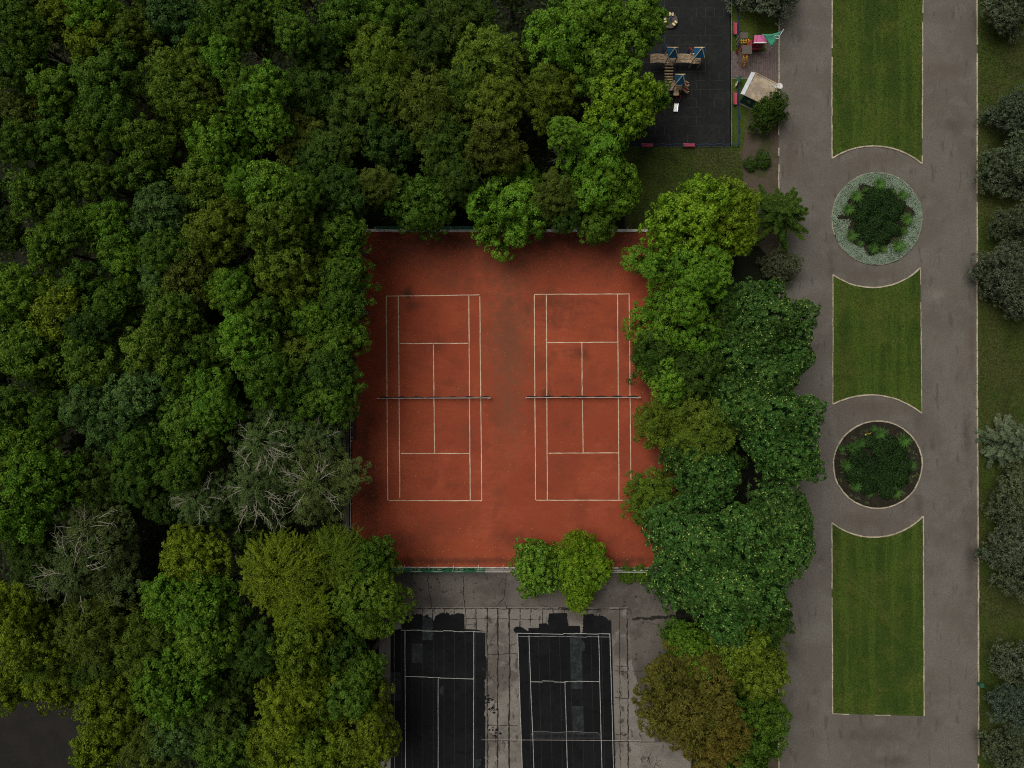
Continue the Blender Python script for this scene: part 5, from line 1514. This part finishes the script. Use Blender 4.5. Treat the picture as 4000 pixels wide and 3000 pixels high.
T('broad', 1655, 1465, 60, 'o', 10, 'golden green tree beside the lower left path', bright=1.15)
T('star', 1520, 1440, 56, 'h', 9, 'light green loose shrub above the brownish tree')
T('feather', 1490, 1530, 100, 'm', 12, 'brownish olive round tree beside the concrete yard', variant=0)
T('feather', 1545, 1590, 70, 'm', 11, 'brownish olive tree at the bottom edge right of the yard')
T('broad', 1650, 1580, 66, 'g', 9, 'dark mid green tree at the bottom edge beside the path')
T('broad', 1610, 1650, 50, 'g', 10, 'green treetop cut by the bottom edge')
T('broad', 1660, 1360, 55, 'd', 9, 'shaded dark tree under the lowest chestnut beside the path')
# pair on the yard
T('star', 1292, 1228, 30, 'v', 4.5, 'yellow green branches reaching right along the lower fence')
T('chestnut', 1164, 1235, 58, 'h', 6, 'young chestnut with pale tips standing at the lower court fence')
T('star', 1250, 1236, 66, 'v', 5.5, 'yellow green spreading shrub beside the young chestnut')
T('star', 1244, 1172, 24, 'v', 5, 'small yellow green spray pointing onto the clay')
T('star', 1250, 1300, 26, 'v', 4, 'yellow green low branches over the concrete yard')
T('broad', 1355, 1245, 16, 'g', 1.6, 'creeper over the right part of the lower fence', name='fence_creeper', cat='creeper')
T('broad', 1385, 1243, 16, 'g', 1.5, 'creeper on the lower fence nearest the chestnuts', name='fence_creeper', cat='creeper')
# conifers
T('star_spruce', 1702, 455, 76, 'e', 8, 'dark green spiky spruce leaning over the kerb of the left path', sq=1.0, bright=.95, name='spruce_tree')
T('tuft', 1666, -28, 68, 'u', 11, 'large blue grey conifer at the top beside the play tower')
T('tuft', 1662, 240, 42, 'e', 4.5, 'small dark green round tree beside the kiosk', name='round_tree')
T('tuft', 1690, 572, 40, 'k', 3.5, 'grey twiggy shrub in the shade by the left path', name='twiggy_shrub', cat='shrub')
T('star', 1650, 340, 17, 'd', 1.1, 'low dark green bush on the dirt below the kiosk', name='low_bush', cat='bush')
T('star', 1622, 352, 15, 'd', 0.9, 'scrappy low bush on the dirt nearer the rough grass', name='low_bush', cat='bush')
for (x, y, r, k_, c_, h_, lb) in (
    (2180, 0, 62, 'tuft', 'k', 9, 'dusky conifer in the top right corner'),
    (2178, 245, 54, 'tuft', 'u', 9, 'blue grey conifer on the right edge, first below the top corner'),
    (2182, 350, 76, 'tuft', 'k', 9, 'large grey green conifer level with the top of the upper flower bed'),
    (2186, 478, 50, 'tuft', 'k', 8, 'grey green conifer level with the upper flower bed'),
    (2160, 585, 72, 'tuft', 'u', 9, 'large blue grey conifer overhanging the right kerb'),
    (2200, 650, 56, 'tuft', 'k', 8, 'grey green conifer cut by the edge just below the overhanging one'),
    (2188, 958, 68, 'spruce', 'u', 10, 'spruce with combed silvery branches beside the lower flower bed'),
    (2184, 1080, 68, 'tuft', 'k', 9, 'dull grey green conifer level with the lower flower bed base'),
    (2178, 1180, 74, 'tuft', 'k', 9, 'dull grey green conifer touching the right kerb'),
    (2205, 1250, 60, 'tuft', 'k', 8, 'grey green conifer low on the right edge before the open grass'),
    (2196, 1430, 60, 'tuft', 'k', 8, 'brownish grey conifer above the litter bin level'),
    (2178, 1530, 64, 'tuft', 'u', 8, 'green grey conifer below the litter bin'),
    (2170, 1640, 56, 'tuft', 'k', 8, 'grey green conifer in the bottom right corner')):
    T(k_, x + 20, y, r * .86, c_, h_, lb, group='conifers along the right verge')

# fill the remaining holes of the wood with lower trees
def in_wood(x, y):
    if x < 1330 and y < 1560: return True
    if x < 1330 and y < 2250: return True
    if x < 2120 and y < 820: return True
    if x < 1480 and y >= 2250 and not (x < 420 and y > 2560): return True
    return False
rf = random.Random(3)
wood = [t for t in TREES]
tries = 0; added = 0
while tries < 9000 and added < 52:
    tries += 1
    x, y = rf.uniform(-140, 2100), rf.uniform(-150, 3080)
    if not in_wood(x, y): continue
    if 480 < x < 700 and 2130 < y < 2380: continue          # the dark hollow stays open
    d = min(math.hypot(x - t['px'], y - t['py']) - t['r'] * .62 for t in TREES)
    if d > 27:
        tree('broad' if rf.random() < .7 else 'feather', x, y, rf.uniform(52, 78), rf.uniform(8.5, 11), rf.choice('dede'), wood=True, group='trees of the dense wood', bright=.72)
        added += 1
print('trees', len(TREES), 'fillers', added)

# labels of the wood: row by level, rank in the row from the left edge
ROWS = [(0, 'along the top edge'), (190, 'level with the blue playground roofs'), (380, 'level with the kiosk'), (560, 'level with the lower playground fence'),
        (740, 'just above the clay'), (930, 'level with the top fence of the clay'), (1120, 'level with the upper baselines'), (1310, 'level with the upper service lines'),
        (1500, 'level with the tennis nets'), (1690, 'level with the lower service lines'), (1880, 'level with the lower baselines'), (2080, 'level with the bottom of the clay'),
        (2280, 'level with the concrete apron'), (2480, 'level with the black baselines'), (2680, 'level with the black service lines'), (2860, 'along the bottom edge')]
ORD = 'first second third fourth fifth sixth seventh eighth ninth tenth eleventh twelfth thirteenth fourteenth fifteenth sixteenth seventeenth eighteenth nineteenth twentieth'.split() + ['twenty-' + q_ for q_ in 'first second third fourth fifth sixth seventh eighth ninth'.split()]
rows = {}
for t in TREES:
    if t['wood']:
        i = max(k for k, (y, _) in enumerate(ROWS) if t['py'] >= y or k == 0)
        rows.setdefault(i, []).append(t)
for i, ts in rows.items():
    ts.sort(key=lambda t: t['px'])
    for k, t in enumerate(ts):
        n_ = len(ts) - 1 - k
        rank = ORD[k] + ' from the left' if k <= n_ else ('%s from the right' % ORD[n_] if n_ else 'rightmost of the wood')
        t['o']['label'] = '%s %s tree %s, %s' % (CNAME[t['col']], KNAME[t['kind']], ROWS[i][1], rank)

# ------------------------------------------------------------------ flower beds
def bed(cx, cy, rx, ry, lab, has_kerb, seed):
    rnd = random.Random(seed)
    pts = [(cx + rx * math.cos(k / 40 * 6.283) * (1 + rnd.uniform(-.008, .008)), cy + ry * math.sin(k / 40 * 6.283)) for k in range(40)]
    sheet_obj('bed_soil', pts, 0.09, M['bedsoil'])
    kerb('bed_kerb', pts + [pts[0]], M['kerb'], seed=seed, wd=.15 if has_kerb else .09, drop=0.0 if has_kerb else .15, ht=.15)
bed(3423, 855, 176, 180, '', False, 41)
bed(3427, 1815, 174, 171, '', True, 42)

# silver ground cover ring in the upper bed
rng = np.random.default_rng(9)
n = 26000
a = rng.uniform(0, 6.283, n)
inner = 0.72 + 0.05 * np.sin(a * 3 + 1) + 0.05 * np.sin(a * 7 + .5) + 0.03 * np.sin(a * 13)
# a gap on the left of the ring
inner = np.where((a > 3.05) & (a < 3.17), 0.88, inner) + rng.normal(size=n) * .018
r_ = inner + (1.0 - inner) * rng.random(n)**.8
xs = 3423 + 176 * r_ * np.cos(a); ys = 855 - 180 * r_ * np.sin(a)
hh = 0.16 + 0.10 * np.sin(xs * .11) * np.cos(ys * .13) + rng.uniform(0, .12, n)
pos = np.stack([(xs - 2000) / PXM, (1500 - ys) / PXM, np.maximum(.11, hh)], 1)
V = leaves(pos, np.array([0, 0, 1.0]) + rng.normal(size=(n, 3)) * .55, 0.10, 0.06, rng)
var = np.stack([rng.uniform(.35, .65, n), rng.uniform(.35, .75, n), np.zeros(n)], 1)
o = bpy.data.objects.new('silver_ground_cover', quad_mesh('silver_ground_cover', V, var, M['leaf'])); COL.objects.link(o)
o.color = (.215, .285, .205, 1)
tag(o, 'pale silver green leaves carpeting the rim of the upper flower bed', 'ground cover', kind='stuff')

def lily_mesh(seed):
    rng = np.random.default_rng(seed); Vs = []; vr = []
    for i in range(90):
        a = rng.uniform(0, 6.283); L_ = rng.uniform(.28, .66); wd = .019
        n_ = 5; t_ = np.linspace(0, 1, n_)
        rr = L_ * t_; z = .55 * L_ * np.sin(t_ * 2.3) * 1.1 + .1
        x = rr * math.cos(a); y = rr * math.sin(a)
        px_, py_ = -math.sin(a), math.cos(a)
        w_ = wd * (1 - t_**2 * .8)
        for k in range(n_ - 1):
            Vs.append([[x[k] + px_ * w_[k], y[k] + py_ * w_[k], z[k]], [x[k] - px_ * w_[k], y[k] - py_ * w_[k], z[k]],
                       [x[k + 1] - px_ * w_[k + 1], y[k + 1] - py_ * w_[k + 1], z[k + 1]], [x[k + 1] + px_ * w_[k + 1], y[k + 1] + py_ * w_[k + 1], z[k + 1]]])
            vr.append([rng.random(), .6 + .4 * rng.random(), 0])
    return quad_mesh('lily_clump', np.array(Vs), np.array(vr), M['leaf'])
LILY = [lily_mesh(s) for s in range(3)]
def bush_mesh(seed):
    rng = np.random.default_rng(seed); n = 900
    d = unit(rng.normal(size=(n, 3)) + np.array([0, 0, .5])); d[:, 2] = np.abs(d[:, 2])
    k = unit(rng.normal(size=(12, 3))); k[:, 2] = np.abs(k[:, 2])
    b = np.max(d @ k.T, axis=1)
    pos = d * (0.30 + .16 * b)[:, None] * rng.uniform(.8, 1.05, (n, 1)) * np.array([1, 1, .9])
    V = leaves(pos, d + rng.normal(size=(n, 3)) * .5, .085, .05, rng)
    return quad_mesh('low_shrub', V, np.stack([rng.random(n), rng.random(n), np.zeros(n)], 1), M['leaf'])
BUSH = [bush_mesh(s) for s in range(3)]
def plant(meshes, name, px, py, rm, col, label, cat, group, base_r):
    o = bpy.data.objects.new(name, rc.choice(meshes)); COL.objects.link(o)
    s = rm / base_r * ((1.45 if py > 1400 else 1.22) if name == 'low_shrub' else 1.0)
    o.location = P(px, py, 0.12)[:2] + (0.085,); o.scale = (s, s, s * .9); o.rotation_euler[2] = rc.uniform(0, 6.28)
    v = rc.uniform(.85, 1.15); o.color = (col[0] * v, col[1] * v, col[2] * v, 1)
    tag(o, label, cat, group)
    return o
CLOCK = ['three', 'two', 'one', 'twelve', 'eleven', 'ten', 'nine', 'eight', 'seven', 'six', 'five', 'four']
def where(x, y, cx, cy):
    k = round((math.degrees(math.atan2(cy - y, x - cx)) % 360) / 30) % 12
    return CLOCK[k]
def fill_bed(items, ox, oy, s, cx, cy, which, mesh, name, col, cat, gname, br, adj):
    used = {}
    for (x, y, r) in items:
        X, Y = ox + x * s, oy + y * s
        d = math.hypot(X - cx, Y - cy)
        pos = 'near the middle' if d < 30 else ('halfway in' if d < 95 else 'near the rim')
        lab = '%s, %s flower bed, %s, %s o\'clock' % (adj, which, pos, where(X, Y, cx, cy))
        if lab in used: lab = lab.replace(adj, adj + ', slightly nearer the bed centre,') if False else lab + (', next one clockwise' if used[lab] == 1 else ', last one clockwise')
        k0 = lab.split(', next one')[0].split(', last one')[0]; used[k0] = used.get(k0, 0) + 1
        plant(mesh, name, X, Y, r * s / PXM, col, lab, cat, gname, br)
lil_c, bush_c = (.034, .092, .016), (.014, .040, .009)
fill_bed([(478, 460, 62), (285, 560, 66), (225, 665, 60), (660, 550, 60), (700, 750, 60), (250, 880, 62), (425, 985, 52), (630, 960, 70), (370, 500, 28), (680, 840, 38), (515, 985, 36), (330, 940, 34), (590, 515, 28)],
         3200, 500, .4822, 3423, 855, 'upper', LILY, 'lily_clump', lil_c, 'lily', 'lily clumps in the upper flower bed', .55, 'grassy green clump')
fill_bed([(430, 560, 55), (520, 560, 58), (360, 650, 58), (440, 620, 48), (500, 690, 55), (580, 700, 58), (330, 720, 52), (450, 760, 55), (560, 610, 52), (630, 640, 48), (390, 870, 55), (500, 880, 58), (340, 810, 50), (600, 820, 50), (460, 930, 40), (560, 790, 40)],
         3200, 500, .4822, 3423, 855, 'upper', BUSH, 'low_shrub', bush_c, 'shrub', 'low dark shrubs in the upper flower bed', .42, 'low dark shrub')
fill_bed([(860, 320, 120), (530, 470, 105), (400, 550, 125), (1250, 430, 135), (290, 840, 125), (1400, 835, 95), (460, 1190, 115), (1120, 1290, 125), (760, 230, 75), (700, 1310, 75), (230, 560, 70)],
         3230, 1620, .2351, 3427, 1815, 'lower', LILY, 'lily_clump', (.028, .078, .015), 'lily', 'lily clumps in the lower flower bed', .55, 'grassy green clump')
fill_bed([(700, 440, 85), (1010, 500, 110), (850, 580, 95), (1190, 650, 100), (480, 690, 110), (700, 830, 95), (930, 740, 90), (1080, 810, 95), (1250, 860, 105), (930, 920, 100), (460, 980, 115), (640, 1010, 85), (800, 1030, 105), (880, 1120, 85), (1020, 1030, 100), (1190, 1050, 105), (670, 1190, 95), (980, 1240, 105)],
         3230, 1620, .2351, 3427, 1815, 'lower', BUSH, 'low_shrub', bush_c, 'shrub', 'low dark shrubs in the lower flower bed', .42, 'low dark shrub')
# sprigs of weeds near the rim of the lower bed
rng = np.random.default_rng(4); Vs = []
for k in range(46):
    a_ = rng.uniform(0, 6.283); r_ = rng.uniform(.74, .93)
    X, Y, _ = P(3427 + 174 * r_ * math.cos(a_), 1815 + 171 * r_ * math.sin(a_))
    n_ = 22
    pos = np.stack([X + rng.normal(size=n_) * .10, Y + rng.normal(size=n_) * .10, .12 + rng.uniform(0, .12, n_)], 1)
    Vs.append(leaves(pos, np.array([0, 0, 1.]) + rng.normal(size=(n_, 3)) * .6, .13, .035, rng))
V = np.concatenate(Vs)
o = bpy.data.objects.new('small_weeds', quad_mesh('small_weeds', V, np.stack([rng.random(len(V)), rng.random(len(V)), rng.random(len(V)) * .25], 1), M['leaf'])); COL.objects.link(o)
o.color = (.085, .145, .055, 1); tag(o, 'small pale green weeds inside the rim of the lower flower bed', 'weeds', kind='stuff')
o = MB().add([(0, 0, .16), (.35, .12, .2), (.55, .32, .17), (.2, .22, .2), (-.15, -.05, .16), (-.22, .15, .15)], [(0, 1, 3, 5), (1, 2, 3), (0, 5, 4)]).build('dry_leaf', M['yellow_leaf'])
o.location = P(3383, 1700); tag(o, 'yellow dead leaf lying in the lower flower bed', 'dead leaf')

# undergrowth between the trunks: too many leaves to count
rng = np.random.default_rng(21); n = 60000
xs = rng.uniform(-500, 2500, n); ys = rng.uniform(-400, 3300, n)
kp = ((xs < 1290) & (ys < 2560)) | ((xs < 2300) & (ys < 860)) | ((xs > 430) & (xs < 1440) & (ys > 2240)) | ((xs > 2680) & (xs < 2900) & (ys > 1000) & (ys < 2700))
xs, ys = xs[kp], ys[kp]; n = len(xs)
zz = .15 + .9 * (np.sin(xs * .021) * np.cos(ys * .017) * .5 + .5)**2 * rng.uniform(.3, 1, n)
V = leaves(np.stack([(xs - 2000) / PXM, (1500 - ys) / PXM, zz], 1), np.array([0, 0, 1.]) + rng.normal(size=(n, 3)) * .5, .42, .26, rng)
o = bpy.data.objects.new('undergrowth', quad_mesh('undergrowth', V, np.stack([rng.random(n), rng.random(n), np.zeros(n)], 1), M['leaf'])); COL.objects.link(o)
o.color = (.022, .042, .008, 1); tag(o, 'dark green undergrowth seen in the gaps between the crowns', 'undergrowth', kind='stuff')

# grass blades on the lawns: small upright tufts, uncountable
def blades(name, polys, n, col, label, seed):
    rng = np.random.default_rng(seed); pos = []
    tot = 0
    for (x0, x1, y0, y1, test) in polys:
        m_ = int(n * ((x1 - x0) * (y1 - y0)) / 400000)
        xs = rng.uniform(x0, x1, m_); ys = rng.uniform(y0, y1, m_)
        if test is not None:
            kp = test(xs, ys); xs = xs[kp]; ys = ys[kp]
        pos.append(np.stack([(xs - 2000) / PXM, (1500 - ys) / PXM, np.full(len(xs), .10)], 1))
    pos = np.concatenate(pos)
    V = leaves(pos, np.array([0, 0, .7]) + rng.normal(size=pos.shape) * .6, .16, .07, rng)
    cl = .5 + .5 * np.sin(pos[:, 0] * .9 + np.sin(pos[:, 1] * .7) * 2) * np.cos(pos[:, 1] * .6)
    var = np.stack([np.clip(cl * .6 + rng.random(len(pos)) * .4, 0, 1), rng.random(len(pos)), np.zeros(len(pos))], 1)
    o = bpy.data.objects.new(name, quad_mesh(name, V, var, M['leaf'])); COL.objects.link(o); o.color = (*col, 1)
    tag(o, label, 'grass', kind='stuff')
def c1(xs, ys): return ((xs - 3423)**2 + (ys - 855)**2 > 284**2)
def c2(xs, ys): return ((xs - 3425)**2 + (ys - 1815)**2 > 284**2)
blades('lawn_grass', [(3254, 3600, -10, 610, c1), (3254, 3592, 1085, 1585, lambda a, b: c1(a, b) & c2(a, b)), (3254, 3603, 2045, 2785, c2)], 14000, (.033, .070, .006), 'short mown grass blades on the central lawns', 1)
blades('verge_tufts', [(3826, 4040, -20, 3020, None), (2470, 2900, 585, 900, None)], 16000, (.038, .062, .008), 'dull grass blades on the verges', 2)
print('objects', len(COL.objects))
